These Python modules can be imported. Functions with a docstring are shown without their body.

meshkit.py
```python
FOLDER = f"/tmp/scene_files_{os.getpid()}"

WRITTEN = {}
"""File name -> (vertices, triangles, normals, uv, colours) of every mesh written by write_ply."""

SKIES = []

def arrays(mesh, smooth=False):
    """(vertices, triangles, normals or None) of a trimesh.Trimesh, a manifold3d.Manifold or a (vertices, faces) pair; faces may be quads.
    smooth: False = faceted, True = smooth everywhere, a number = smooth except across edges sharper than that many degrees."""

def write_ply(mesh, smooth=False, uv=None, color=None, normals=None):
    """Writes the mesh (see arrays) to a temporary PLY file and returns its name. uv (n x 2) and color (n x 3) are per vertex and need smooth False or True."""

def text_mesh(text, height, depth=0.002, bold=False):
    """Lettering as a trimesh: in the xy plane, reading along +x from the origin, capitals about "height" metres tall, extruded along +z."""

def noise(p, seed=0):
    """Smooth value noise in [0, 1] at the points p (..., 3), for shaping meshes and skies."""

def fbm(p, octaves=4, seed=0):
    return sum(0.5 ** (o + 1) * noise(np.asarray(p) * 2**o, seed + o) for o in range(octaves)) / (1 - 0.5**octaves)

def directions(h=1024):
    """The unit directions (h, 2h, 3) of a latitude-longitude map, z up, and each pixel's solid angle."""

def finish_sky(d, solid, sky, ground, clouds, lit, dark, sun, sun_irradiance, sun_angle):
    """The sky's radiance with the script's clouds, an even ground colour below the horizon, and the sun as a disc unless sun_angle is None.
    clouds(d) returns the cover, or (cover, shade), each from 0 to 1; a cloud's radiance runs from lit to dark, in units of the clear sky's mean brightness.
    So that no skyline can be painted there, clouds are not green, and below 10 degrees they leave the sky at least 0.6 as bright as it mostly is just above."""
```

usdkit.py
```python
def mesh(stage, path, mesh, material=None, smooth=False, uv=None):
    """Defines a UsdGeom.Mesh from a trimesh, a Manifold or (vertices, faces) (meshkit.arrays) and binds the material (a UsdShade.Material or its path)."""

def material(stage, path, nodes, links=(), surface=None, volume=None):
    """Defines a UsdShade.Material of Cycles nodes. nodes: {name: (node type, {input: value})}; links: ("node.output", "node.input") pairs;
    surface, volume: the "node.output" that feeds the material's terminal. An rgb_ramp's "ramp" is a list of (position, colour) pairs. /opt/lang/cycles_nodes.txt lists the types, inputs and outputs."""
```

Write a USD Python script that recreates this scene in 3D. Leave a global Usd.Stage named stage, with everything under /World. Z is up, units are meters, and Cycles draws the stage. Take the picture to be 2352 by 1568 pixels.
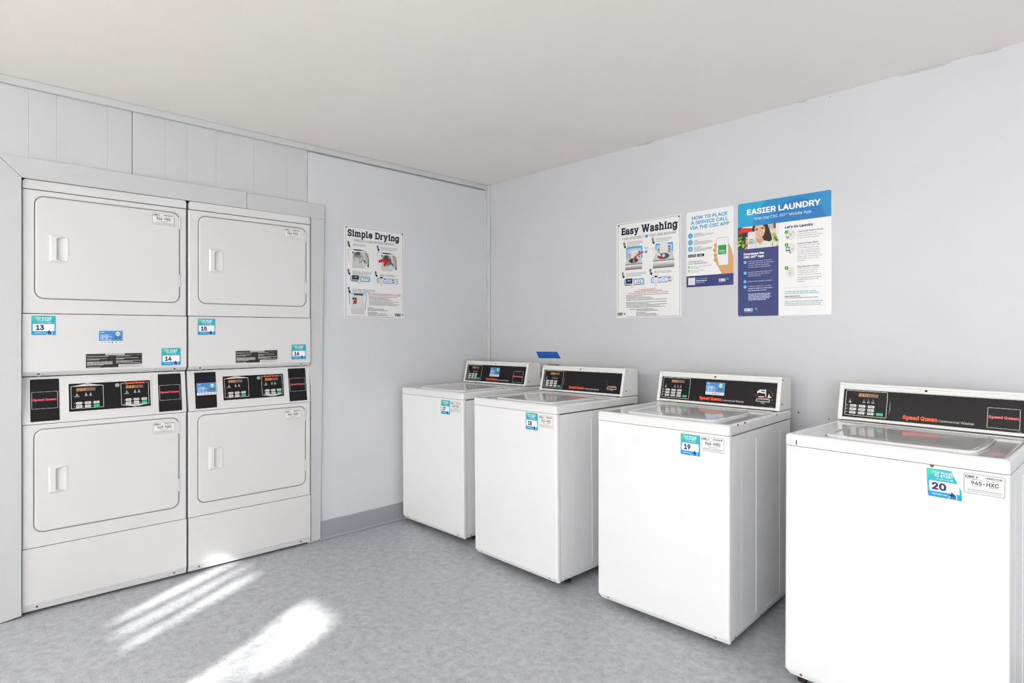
import math, random, sys
import numpy as np, trimesh, shapely
import manifold3d as m3
from shapely.geometry import Polygon, Point, box as sbox, LineString, MultiPolygon
from shapely.ops import unary_union
from shapely import affinity
from pxr import Usd, UsdGeom, UsdLux, UsdShade, Gf, Sdf, Vt
import usdkit, meshkit

rng = random.Random(7)
stage = Usd.Stage.CreateInMemory()
UsdGeom.SetStageUpAxis(stage, 'Z')
world = UsdGeom.Xform.Define(stage, '/World')
stage.SetDefaultPrim(world.GetPrim())
UsdGeom.Scope.Define(stage, '/World/Looks')

# ------------------------------------------------------------------ camera, sky, sun, lights, exposure
CEIL, REAR, SIDE = 2.466, -5.60, 9.0          # ceiling height, y of the wall behind the camera, x of the unseen side wall, far off for even light
F_PX, YAW, CAM, SHIFT_PX = 1357.83, 0.80468, (3.518, -3.110, 1.308), 21.77
cam = UsdGeom.Camera.Define(stage, '/World/camera')
cam.CreateHorizontalApertureAttr(36.0)
cam.CreateFocalLengthAttr(36.0 * F_PX / 2352)
cam.CreateVerticalApertureOffsetAttr(-36.0 * SHIFT_PX / 2352)
cam.CreateExposureAttr(0.05)
M = Gf.Matrix4d().SetRotate(Gf.Rotation(Gf.Vec3d(1, 0, 0), 90)) * Gf.Matrix4d().SetRotate(Gf.Rotation(Gf.Vec3d(0, 0, 1), math.degrees(YAW)))
M.SetTranslateOnly(Gf.Vec3d(*CAM))
cam.AddTransformOp().Set(M)

RUN = -1.75 - REAR                             # from the tips of the sunlit patches on the floor back to that wall
DOOR_X0 = 0.693 + RUN * 0.5774; DOOR_X1, HEAD = DOOR_X0 + 0.90, 2.05
WIN_X0, WIN_X1, SILL = DOOR_X0 - 0.84, DOOR_X0 - 0.405, 1.62
SW_Y0, SW_Y1, SW_Z0, SW_Z1 = -4.6, -0.8, 0.70, 2.20   # the unseen wide window in the side wall
dome = UsdLux.DomeLight.Define(stage, '/World/sky_light')
dome.CreateIntensityAttr(0.25); dome.CreateColorAttr(Gf.Vec3f(0.88, 0.94, 1.0))
SUN_EL = math.atan2(HEAD, RUN / math.cos(math.radians(30)))
sd = np.array([-0.5 * math.cos(SUN_EL), 0.866 * math.cos(SUN_EL), -math.sin(SUN_EL)])
def aim(light, loc, direction):
    d = Gf.Vec3d(*map(float, direction)).GetNormalized()
    m = Gf.Matrix4d().SetRotate(Gf.Rotation(Gf.Vec3d(0, 0, -1), d)); m.SetTranslateOnly(Gf.Vec3d(*map(float, loc)))
    light.AddTransformOp().Set(m)
sun = UsdLux.DistantLight.Define(stage, '/World/sun')
sun.CreateIntensityAttr(30000.0); sun.CreateAngleAttr(0.95); sun.CreateColorAttr(Gf.Vec3f(1.0, 0.97, 0.93))
aim(sun, (0, 0, 5), sd)
def rect(name, loc, direction, w, h, power, col):
    r = UsdLux.RectLight.Define(stage, '/World/' + name)
    r.CreateWidthAttr(w); r.CreateHeightAttr(h); r.CreateIntensityAttr(power); r.CreateColorAttr(Gf.Vec3f(*col))
    aim(r, loc, direction)
    return r
rect('door_daylight', ((DOOR_X0 + DOOR_X1) / 2, REAR - 0.12, HEAD / 2 + 0.02), (0, 1, 0), DOOR_X1 - DOOR_X0 - 0.04, HEAD - 0.06, 1.8, (0.95, 0.97, 1.0))  # area light in the unseen doorway, standing in for daylight
rect('window_daylight', ((WIN_X0 + WIN_X1) / 2, REAR - 0.14, (SILL + HEAD) / 2), (0, 1, 0), WIN_X1 - WIN_X0 - 0.04, HEAD - SILL - 0.04, 2.0, (0.95, 0.97, 1.0))  # area light in the unseen high window, standing in for daylight
rect('rear_window_daylight', (5.75, REAR - 0.14, 1.42), (0, 1, 0), 2.50, 1.30, 15.0, (0.95, 0.97, 1.0))  # area light out of view, placed to brighten washer fronts and sides
rect('side_window_daylight', (SIDE + 0.12, (SW_Y0 + SW_Y1) / 2, (SW_Z0 + SW_Z1) / 2), (-1, 0, 0), SW_Y1 - SW_Y0 - .05, SW_Z1 - SW_Z0 - .05, 1.2, (0.98, 0.985, 1.0))  # area light out of view, placed to brighten dryers and left wall
LAMP = 86.0                                     # strength of the unseen fluorescent tubes (built further down)

# ------------------------------------------------------------------ helpers
def lin(c):
    if isinstance(c, str):
        c = [int(c[i:i + 2], 16) / 255 for i in (1, 3, 5)]
    return tuple(((x + 0.055) / 1.055) ** 2.4 if x > 0.04045 else x / 12.92 for x in c)
used = {}
def numbered(parent, name):
    k = used.get((parent, name), 0); used[(parent, name)] = k + 1
    return f'{parent}/{name}' + (f'_{k:03d}' if k else '')
def tag(o, label=None, cat=None, group=None, kind=None):
    p = o if isinstance(o, Usd.Prim) else o.GetPrim()
    for k, v in (('label', label), ('category', cat), ('group', group), ('kind', kind)):
        if v: p.SetCustomDataByKey(k, v)
    return o
def path_of(p):
    return '/World' if p is None else (p if isinstance(p, str) else str(p.GetPath()))
def obj(name, mesh, mat, parent=None, smooth=35):
    return usdkit.mesh(stage, numbered(path_of(parent), name), mesh, mat, smooth=smooth)
def empty(name, frame, parent=None):
    x = UsdGeom.Xform.Define(stage, numbered(path_of(parent), name))
    o, ex, ey, ez = [np.asarray(v, float) for v in frame]
    x.AddTransformOp().Set(Gf.Matrix4d(*ex, 0, *ey, 0, *ez, 0, *o, 1))
    return x
def mat(name, **kw):
    kw = {k: (lin(v) if isinstance(v, str) else v) for k, v in kw.items()}
    return usdkit.material(stage, '/World/Looks/' + name, {'p': ('principled_bsdf', kw)}, surface='p.BSDF')

def cs(poly):
    return m3.CrossSection([np.array(poly.exterior.coords)[:-1]] + [np.array(i.coords)[:-1] for i in poly.interiors], m3.FillRule.EvenOdd)
def prism(poly, y0, y1):                       # polygon in (x, z), from y0 (viewer's side) to y1
    return m3.Manifold.extrude(cs(poly), y1 - y0).rotate([90, 0, 0]).translate([0, y1, 0])
def plate(poly, y0, y1, bev=0.0):              # convex plate with its front edge bevelled
    if bev <= 0: return prism(poly, y0, y1)
    return m3.Manifold.batch_hull([prism(poly, y0 + bev, y1), prism(poly.buffer(-bev * 0.35), y0 + bev * 0.35, y1), prism(poly.buffer(-bev), y0, y1)])
def rr(x0, x1, z0, z1, r=0.0, n=6):
    if r <= 0: return sbox(x0, z0, x1, z1)
    return sbox(x0 + r, z0 + r, x1 - r, z1 - r).buffer(r, quad_segs=n)
def bx(x0, x1, y0, y1, z0, z1):
    return m3.Manifold.cube([x1 - x0, y1 - y0, z1 - z0]).translate([x0, y0, z0])
def rbox(x0, x1, y0, y1, z0, z1, r=0.004, n=12):
    s = m3.Manifold.sphere(r, n)
    return m3.Manifold.batch_hull([s.translate([a, b, c]) for a in (x0 + r, x1 - r) for b in (y0 + r, y1 - r) for c in (z0 + r, z1 - r)])
def along_x(poly_yz, x0, x1):                  # profile in (y, z) swept along x
    return m3.Manifold.extrude(cs(poly_yz), x1 - x0).transform(np.array([[0, 0, 1, x0], [1, 0, 0, 0], [0, 1, 0, 0]], float))
def slabz(poly_xy, z0, z1):
    return m3.Manifold.extrude(cs(poly_xy), z1 - z0).translate([0, 0, z0])
def cyl(p, q, r, n=20, r2=None):
    p, q = np.asarray(p, float), np.asarray(q, float); L = np.linalg.norm(q - p)
    T = trimesh.geometry.align_vectors([0, 0, 1], (q - p) / L); T[:3, 3] = p
    return m3.Manifold.cylinder(L, r, r if r2 is None else r2, n).transform(T[:3])
def dome_screw(x, z, y=0.0, r=0.005, h=0.0025, n=14):
    a = m3.Manifold.batch_hull([cyl((x, y, z), (x, y - h * .4, z), r, n), cyl((x, y, z), (x, y - h, z), r * .6, n)])
    return a - bx(x - r, x + r, y - h * 1.2, y - h * .55, z - r * .12, z + r * .12)

# ------------------------------------------------------------------ flat print: coloured shapes in one mesh
_txt = {}
def text_tris(s, bold):
    if (s, bold) not in _txt:
        m = meshkit.text_mesh(s, 1.0, 0.5, bold); v, f = np.array(m.vertices), np.array(m.faces)
        f = f[(v[f][:, :, 2] > 0.4).all(1)]; ids = np.unique(f); new = np.zeros(len(v), int); new[ids] = np.arange(len(ids))
        v = v[ids][:, :2]; v = v - [v[:, 0].min(), 0]
        _txt[(s, bold)] = v, new[f]
    return _txt[(s, bold)]
def tri(poly):
    v, f = trimesh.creation.triangulate_polygon(poly, engine='earcut')
    v, f = np.array(v), np.array(f)
    a = v[f]; c = np.cross(a[:, 1] - a[:, 0], a[:, 2] - a[:, 0]); f[c < 0] = f[c < 0][:, ::-1]
    ids, f = np.unique(f, return_inverse=True)
    return v[ids], f.reshape(-1, 3)
def glyph_poly(ch, bold):
    v, f = text_tris(ch, bold)
    return unary_union([Polygon(v[t]) for t in f]).buffer(0)
SER = {}
def serif_poly(ch, fat=0.02):
    """A letter of the sans font with slab serifs added at the ends of its stems: capitals are 1 high."""
    if (ch, fat) in SER: return SER[(ch, fat)]
    g = glyph_poly(ch, True).buffer(fat); x0, z0, x1, z1 = g.bounds; add = []
    t, e = 0.11, 0.10
    def stems(z, w=0.42):
        cut = g.intersection(sbox(x0 - 1, z - .004, x1 + 1, z + .004)); out = []
        for q in getattr(cut, 'geoms', [cut]):
            if not q.is_empty and q.bounds[2] - q.bounds[0] < w: out.append((q.bounds[0], q.bounds[2]))
        return out
    foot = {'i': 0, 'm': 0, 'n': 0, 'h': 0, 'l': 0, 'r': 0, 'p': z0, 'q': z0}
    if ch in foot:
        for a, b in stems(foot[ch] + .05): add.append(sbox(a - e, foot[ch] - fat * .5, b + e, foot[ch] + t))
    top = {'i': .77, 'm': .77, 'n': .77, 'r': .77, 'p': .77, 'u': .77, 'h': z1, 'l': z1, 'd': z1}
    if ch in top:
        zz = .72 if top[ch] == .77 else z1 - .06
        for k, (a, b) in enumerate(stems(min(zz - .1, z1 - .1))):
            if k == 0 or ch == 'u': add.append(sbox(a - e * 1.3, zz - t * .5, b - .02, zz + t * .55))
    if ch in 'ud':
        for a, b in stems(.05)[-1:]: add.append(sbox(a, -fat, b + e * 1.3, t))
    if ch in 'WVy':
        for a, b in stems(z1 - .06): add.append(sbox(a - e, z1 - t, b + e, z1))
    if ch == 'W':
        mid = (x0 + x1) / 2; add.append(sbox(mid - .2, z1 - t, mid + .2, z1))
    if ch in 'DEPR':
        add += [sbox(x0 - e, -fat, x0 + .2, t), sbox(x0 - e, 1 + fat - t, x0 + .2, 1 + fat)]
    if ch == 'E':
        add += [sbox(x1 - t, -fat, x1, .33), sbox(x1 - t, .70, x1, 1 + fat), sbox(x1 - .2, .36, x1 - .2 + t * .8, .66)]
    if ch == 'S':
        add += [sbox(x1 - t * 1.3, .64, x1 - .02, .98), sbox(x0 + .02, .02, x0 + t * 1.3, .36)]
    if ch == 's':
        add += [sbox(x1 - t * 1.2, .50, x1 - .03, .74), sbox(x0 + .02, .02, x0 + t * 1.2, .26)]
    if ch == 'a': add.append(sbox(x1 - .05, -fat, x1 + e, t))
    if ch == 'g': add.append(sbox(x1 - .12, .62, x1 + e * 1.4, .62 + t))
    if ch == 'Q': add.append(sbox(x1 - .3, -.16, x1 + .02, .0))
    g = unary_union([g] + add).buffer(.02).buffer(-.02).simplify(.008)
    SER[(ch, fat)] = g
    return g

class Art:
    """Flat print on a surface: shapes in the surface's (x, z), later ones lie on earlier ones."""
    def __init__(self): self.v, self.f, self.c, self.n, self.top = [], [], [], 0, 0
    def tris(self, v, f, col, layer):
        self.v.append(np.column_stack([v, np.full(len(v), layer)])); self.f.append(f + self.n); self.n += len(v)
        self.c.append(np.tile(lin(col), (len(v), 1)))
    def poly(self, p, col, layer=1):
        for g in getattr(p, 'geoms', [p]):
            if g.geom_type == 'Polygon' and g.area > 1e-9: self.tris(*tri(g), col, layer + .14 * (self.top % 6))
        self.top += 1
        return self
    def pts(self, pts, col, layer=1): return self.poly(Polygon(pts).buffer(0), col, layer)
    def rect(self, x0, x1, z0, z1, col, layer=1, r=0.0): return self.poly(rr(x0, x1, z0, z1, r, 3), col, layer)
    def disc(self, x, z, r, col, layer=1, rx=None):
        return self.poly(affinity.scale(Point(x, z).buffer(r, quad_segs=6), (rx or r) / r, 1.0), col, layer)
    def line(self, pts, w, col, layer=1): return self.poly(LineString(pts).buffer(w / 2, quad_segs=3, join_style=1), col, layer)
    def frame(self, x0, x1, z0, z1, w, col, layer=1, r=0.003):
        return self.poly(rr(x0, x1, z0, z1, r, 3).difference(rr(x0 + w, x1 - w, z0 + w, z1 - w, max(r - w, 1e-5), 3)), col, layer)
    def text(self, s, x, z, h, col, w=None, bold=False, layer=3, align='l'):
        v, f = text_tris(s, bold); L = v[:, 0].max(); sx = (w / L) if w else h
        off = {'l': 0, 'c': -L * sx / 2, 'r': -L * sx}[align]
        self.tris(np.column_stack([v[:, 0] * sx + x + off, v[:, 1] * h + z]), f, col, layer); return self
    def heavy(self, s, x, z, h, col, w, fat=0.05, layer=3, align='l'):
        v, f = text_tris(s, True); g = unary_union([Polygon(v[k]).buffer(0) for k in f]).buffer(fat).simplify(.01); L = g.bounds[2] - g.bounds[0]
        off = {'l': 0, 'c': -w / 2, 'r': -w}[align]
        return self.poly(affinity.affine_transform(g, [w / L, 0, 0, h, x + off - g.bounds[0] * w / L, z]), col, layer)
    def serif(self, s, x, z, h, col, w, layer=3, fat=0.02, gap=0.02):
        ps, pen = [], 0.0
        for ch in s:
            if ch == ' ': pen += .34; continue
            g = serif_poly(ch, fat); ps.append(affinity.translate(g, pen - g.bounds[0], 0)); pen += g.bounds[2] - g.bounds[0] + gap
        for g in ps: self.poly(affinity.affine_transform(g, [w / pen, 0, 0, h, x, z]), col, layer)
        return self
    def greek(self, x0, x1, z, h, col, layer=3, seed=0, last=1.0):
        """A line of print too small to read: word-long dashes."""
        r = random.Random(seed * 131 + int(z * 1e5)); x, end = x0, x0 + (x1 - x0) * last
        while x < end - h:
            w = min(h * r.uniform(1.2, 5.0), end - x); self.rect(x, x + w, z, z + h, col, layer); x += w + h * .5
        return self
    def para(self, x0, x1, z1, z0, n, col, layer=3, seed=0, fill=0.5, last=0.7):
        p = (z1 - z0) / n
        for k in range(n): self.greek(x0, x1, z1 - p * (k + 1) + p * (1 - fill) / 2, p * fill, col, layer, seed + k, r_(seed, k, last) if k == n - 1 or k % 3 == 2 else 1.0)
        return self
    def build(self, name, parent, o=(0, 0, 0), eu=(1, 0, 0), ev=(0, 0, 1), material=None, step=0.0002):
        v = np.vstack(self.v); f = np.vstack(self.f); o, eu, ev = (np.asarray(a, float) for a in (o, eu, ev)); n = np.cross(eu, ev)
        pts = o + v[:, :1] * eu + v[:, 1:2] * ev + (v[:, 2:] + 1) * step * n
        m = UsdGeom.Mesh.Define(stage, numbered(path_of(parent), name))
        m.CreatePointsAttr(Vt.Vec3fArray.FromNumpy(pts.astype(np.float32))); m.CreateFaceVertexCountsAttr(Vt.IntArray.FromNumpy(np.full(len(f), 3, np.int32)))
        m.CreateFaceVertexIndicesAttr(Vt.IntArray.FromNumpy(f.astype(np.int32).ravel())); m.CreateSubdivisionSchemeAttr('none')
        UsdGeom.PrimvarsAPI(m).CreatePrimvar('ink', Sdf.ValueTypeNames.Color3fArray, 'vertex').Set(Vt.Vec3fArray.FromNumpy(np.vstack(self.c).astype(np.float32)))
        UsdShade.MaterialBindingAPI.Apply(m.GetPrim()).Bind(material or INK)
        return m
def r_(a, b, lo): return lo * (0.6 + 0.4 * random.Random(a * 97 + b).random())

# ------------------------------------------------------------------ materials
def painted(name, col, rough, bump=0.0, scale=9.0, tint=0.03, spec=0.5):
    c = np.array(lin(col))
    return usdkit.material(stage, '/World/Looks/' + name, {
        'g': ('geometry', {}), 'n': ('noise_texture', {'scale': scale, 'detail': 5.0, 'roughness': 0.6}),
        'n2': ('noise_texture', {'scale': 1.3, 'detail': 3.0}),
        'r': ('rgb_ramp', {'ramp': [(0.3, tuple(c * (1 - tint))), (0.7, tuple(np.minimum(c * (1 + tint), 1)))]}),
        'b': ('bump', {'strength': bump, 'distance': 0.004}),
        'p': ('principled_bsdf', {'roughness': rough, 'specular_ior_level': spec})},
        [('g.position', 'n.vector'), ('g.position', 'n2.vector'), ('n2.fac', 'r.fac'), ('r.color', 'p.base_color'), ('n.fac', 'b.height')] + ([('b.normal', 'p.normal')] if bump else []), surface='p.BSDF')
WALL = painted('wall_paint', (0.834, 0.840, 0.852), 0.42, 0.25, 7.0, 0.012)
PLANK = painted('plank_paint', (0.795, 0.798, 0.803), 0.42, 0.2, 7.0, 0.012)
WALL_B = painted('unseen_wall_paint', (0.90, 0.895, 0.885), 0.5)  # for unseen walls, pale so they bounce light evenly into the room
WALL_R = painted('right_wall_paint', (0.788, 0.790, 0.802), 0.40, 0.35, 4.0, 0.015)
TRIM = painted('trim_paint', (0.785, 0.788, 0.792), 0.38, 0.10, 12.0, 0.01)
CEILING = painted('ceiling_paint', (0.975, 0.955, 0.930), 0.42, 0.45, 3.0, 0.012)
VINYL = painted('vinyl_base', (0.60, 0.61, 0.63), 0.35, 0.1, 6.0, 0.03)
ENAMEL = mat('washer_enamel', base_color=(0.83, 0.833, 0.838), roughness=0.22, specular_ior_level=0.5)
DECK = mat('washer_deck_dimmed_enamel', base_color=(0.78, 0.782, 0.78), roughness=0.12, specular_ior_level=0.8, coat_weight=0.4, coat_roughness=0.05)  # glossier enamel, base toned down for the weaker light on top
PLASTIC = mat('console_plastic', base_color=(0.80, 0.80, 0.78), roughness=0.30)
DRYER = mat('dryer_enamel', base_color=(0.70, 0.696, 0.693), roughness=0.26)
HANDLE = mat('handle_plastic', base_color=(0.74, 0.728, 0.71), roughness=0.12)
GASKET = mat('door_seal', base_color='#8e8e8b', roughness=0.6)
SHADOWGAP = mat('gap_shade', base_color='#2b2622', roughness=0.8)  # dark tone standing for the shade in seams between panels
FASCIA = mat('black_fascia', base_color='#1d1c1e', roughness=0.30, specular_ior_level=0.14)
SCREW = mat('dull_screw', base_color='#6a6864', metallic=0.3, roughness=0.4)
STEEL = mat('screw_steel', base_color=(0.45, 0.44, 0.42), metallic=1.0, roughness=0.35)
CATCH = mat('worn_catch', base_color='#5f4f49', metallic=0.6, roughness=0.45)
RUST = mat('rusty_screw', base_color='#8a4a22', roughness=0.6)
RUBBER = mat('black_rubber', base_color='#1c1b1b', roughness=0.7)
HOLE = mat('hole_dark', base_color='#0d0c0c', roughness=0.8)
BOARD = mat('sign_board', base_color=(0.82, 0.82, 0.81), roughness=0.3)
TAPE = mat('blue_tape', base_color='#0c50a8', roughness=0.65)
AMBER = usdkit.material(stage, '/World/Looks/amber_digits', {'p': ('principled_bsdf', {'base_color': lin('#5a4210'), 'emission_color': lin('#f0b030'), 'emission_strength': 0.9})}, surface='p.BSDF')
INK = usdkit.material(stage, '/World/Looks/printed_ink', {'a': ('attribute', {'attribute': 'ink'}), 'p': ('principled_bsdf', {'roughness': 0.35, 'specular_ior_level': 0.4})}, [('a.color', 'p.base_color')], surface='p.BSDF')
KEYW = mat('white_key', base_color='#e6e6e2', roughness=0.45)
KEYG = mat('green_key', base_color='#12c184', roughness=0.45)
DISPLAY = mat('display_window', base_color='#70554a', roughness=0.2)
OUTSIDE = mat('outside_ground', base_color=(0.35, 0.34, 0.33), roughness=0.9)
GLASS = usdkit.material(stage, '/World/Looks/window_glass', {'t': ('transparent_bsdf', {}), 'g': ('glossy_bsdf', {'roughness': 0.0}), 'm': ('mix_closure', {'fac': 0.07})},
                        [('t.BSDF', 'm.closure1'), ('g.BSDF', 'm.closure2')], surface='m.closure')
def floor_material():
    N = {'g': ('geometry', {}), 'o': ('object_info', {}),
         'rot': ('mapping', {'rotation': (0, 0, 0.62), 'scale': (1.0, 3.2, 1.0)}), 'rot2': ('mapping', {'rotation': (0, 0, -0.5), 'scale': (1.0, 2.6, 1.0)}),
         'big': ('noise_texture', {'scale': 2.2, 'detail': 4.0}), 'mid': ('noise_texture', {'scale': 26.0, 'detail': 4.0, 'roughness': 0.65}),
         'fl': ('noise_texture', {'scale': 62.0, 'detail': 2.0, 'roughness': 0.5}), 'fl2': ('noise_texture', {'scale': 48.0, 'detail': 2.5, 'roughness': 0.5}),
         'base': ('rgb_ramp', {'ramp': [(0.3, lin('#9b9ea4')), (0.5, lin('#b0b3b9')), (0.7, lin('#c0c3c8'))]}),
         'dk': ('rgb_ramp', {'ramp': [(0.0, (1, 1, 1)), (0.315, (1, 1, 1)), (0.355, (0, 0, 0))]}),
         'lt': ('rgb_ramp', {'ramp': [(0.60, (0, 0, 0)), (0.68, (1, 1, 1))]}),
         'tone': ('map_range', {'from_min': 0.0, 'from_max': 1.0, 'to_min': 0.0, 'to_max': 0.10}),
         'dkm': ('math', {'math_type': 'multiply', 'value2': 0.62}), 'ltm': ('math', {'math_type': 'multiply', 'value2': 0.40}),
         'm0': ('mix', {'mix_type': 'mix', 'color2': lin('#9a9ca1')}), 'm1': ('mix', {'mix_type': 'mix', 'color2': lin('#ced1d6')}), 'm2': ('mix', {'mix_type': 'mix', 'color2': lin('#55575d')}),
         'm3': ('mix', {'mix_type': 'mix', 'fac': 0.35, }), 'b': ('bump', {'strength': 0.12, 'distance': 0.002}),
         'p': ('principled_bsdf', {'roughness': 0.36, 'specular_ior_level': 0.45})}
    L = [('g.position', 'big.vector'), ('g.position', 'rot.vector'), ('g.position', 'rot2.vector'), ('rot.vector', 'fl.vector'), ('rot2.vector', 'fl2.vector'), ('g.position', 'mid.vector'),
         ('mid.fac', 'base.fac'), ('o.random', 'tone.value'), ('tone.result', 'm0.fac'), ('base.color', 'm0.color1'),
         ('fl2.fac', 'lt.fac'), ('lt.color', 'ltm.value1'), ('ltm.value', 'm1.fac'), ('m0.color', 'm1.color1'),
         ('fl.fac', 'dk.fac'), ('dk.color', 'dkm.value1'), ('dkm.value', 'm2.fac'), ('m1.color', 'm2.color1'), ('m2.color', 'p.base_color'), ('big.fac', 'b.height'), ('b.normal', 'p.normal')]
    N.pop('m3')
    return usdkit.material(stage, '/World/Looks/floor_vinyl', N, L, surface='p.BSDF')
FLOOR = floor_material()

# ------------------------------------------------------------------ the room
def struct(name, mesh, m, parent=None, label=None):
    o = obj(name, mesh, m, parent)
    if parent is None: tag(o, label, name.split('_')[0], kind='structure')
    return o
I4 = ((0, 0, 0), (1, 0, 0), (0, 1, 0), (0, 0, 1))
fl = empty('floor', I4); tag(fl, 'grey flecked vinyl tile floor with hairline joints', 'floor', kind='structure')
obj('subfloor', bx(-0.95, SIDE + 0.1, REAR - 0.1, 0.1, -0.12, -0.0035), VINYL, fl)
TS, TX, TY = 0.3048, 1.953, -1.262
XE, YE = TX + 10 * TS, TY - 9 * TS
ix = range(math.floor((0 - TX) / TS) - 1, 10); iy = range(-9, math.ceil((0 - TY) / TS))
obj('far_floor', bx(XE, SIDE, REAR, 0, -0.0035, 0) + bx(-.35, XE, REAR, YE, -0.0035, 0), FLOOR, fl, smooth=False)
for i in ix:
    for j in iy:
        x0, x1, y0, y1 = max(TX + i * TS, -0.35), TX + (i + 1) * TS, TY + j * TS, min(TY + (j + 1) * TS, 0)
        if x1 - x0 < 0.01 or y1 - y0 < 0.01: continue
        g = 0.0002
        obj('floor_tile', bx(x0 + g, x1 - g, y0 + g, y1 - g, -0.0035, 0.0), FLOOR, fl, smooth=False)
ce = empty('ceiling', I4); tag(ce, 'off-white painted plaster ceiling with faint roller marks', 'ceiling', kind='structure')
obj('plaster', bx(-0.1, SIDE + 0.1, REAR - 0.1, 0.1, CEIL, CEIL + 0.12), CEILING, ce)
for x0, x1, dz in ((1.40, 1.525, .004), (2.36, 2.42, .003), (2.80, 2.995, .005), (3.08, 3.17, .003)):   # lifted paint along the joint with the right wall
    w = trimesh.convex.convex_hull(np.array([(x0, -.0005, CEIL - .001), (x1, -.0005, CEIL - .002), (x0 + .02, -.004, CEIL - dz), (x1 - .015, -.006, CEIL - dz * 1.6), (x0 + .03, -.0005, CEIL - dz * 2), (x1 - .02, -.0005, CEIL - dz * 2.2)]))
    obj('paint_flake', w, TRIM, ce)

wr = empty('wall_right', I4); tag(wr, 'pale grey painted wall behind the washers', 'wall', kind='structure')
obj('plaster', bx(-0.1, SIDE + 0.1, 0, 0.1, 0, CEIL), WALL_R, wr)
for x, z, r in ((2.3706, 0.9023, .0035), (2.5131, 0.8844, .0025), (2.519, 2.453, .002)):
    obj('nail_hole', cyl((x, 0.001, z), (x, -0.0006, z), r, 12), HOLE, wr)

D_Y0, D_Y1 = -2.853, -1.4725                   # the opening the dryers stand in
wl = empty('wall_left', I4); tag(wl, 'pale grey panelled wall the dryers are built into', 'wall', kind='structure')
gro = [-2.945, -2.8254, -2.7227, -2.5205, -2.4164, -2.2647, -2.1625, -2.0127, -1.8087, -1.6106, -1.4845]
obj('backing', bx(-0.09, -0.014, -2.96, 0, 2.03, CEIL) + bx(-0.09, -0.014, D_Y1, 0, 0, 2.03) + bx(-0.09, 0.0, REAR, -2.945, 0, CEIL) + bx(-0.09, -0.014, -2.96, D_Y0 - .002, 0, 2.03), WALL, wl)
for k in range(len(gro) - 1):
    a, b = gro[k], gro[k + 1]; wide = 0.0022 if abs(a + 2.4164) < .01 or abs(b + 2.4164) < .01 else 0.0011
    ga = 0.0022 if abs(a + 2.4164) < .01 else 0.0001; gb = 0.0001
    frame = ((0, 0, 0), (0, 1, 0), (-1, 0, 0), (0, 0, 1))
    p = plate(rr(a + ga, b - gb, 2.03, 2.4315), 0.0, 0.0135, 0.0009).transform(np.array([[0, -1, 0, 0], [1, 0, 0, 0], [0, 0, 1, 0]], float))
    obj('plank', p, PLANK, wl)
obj('wall_sheet', plate(rr(-1.483, -0.001, 0.0, 2.4235), -0.004, 0.0135, 0.0015).transform(np.array([[0, -1, 0, 0], [1, 0, 0, 0], [0, 0, 1, 0]], float)), WALL, wl)
LW = np.array([[0, -1, 0, 0], [1, 0, 0, 0], [0, 0, 1, 0]], float)      # (along y, out of the wall = -y local, up)
struct('wall_closet', bx(-1.0, -0.95, -3.2, -1.2, 0, 2.3) + bx(-0.95, -0.09, -3.2, -3.15, 0, 2.3) + bx(-0.95, -0.09, -1.25, -1.2, 0, 2.3) + bx(-0.95, -0.09, -3.2, -1.2, 2.25, 2.3), WALL, label='unseen walls behind the dryers, placed to keep light out of the gaps')  # out of view, shuts light out behind the dryer gaps

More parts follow.
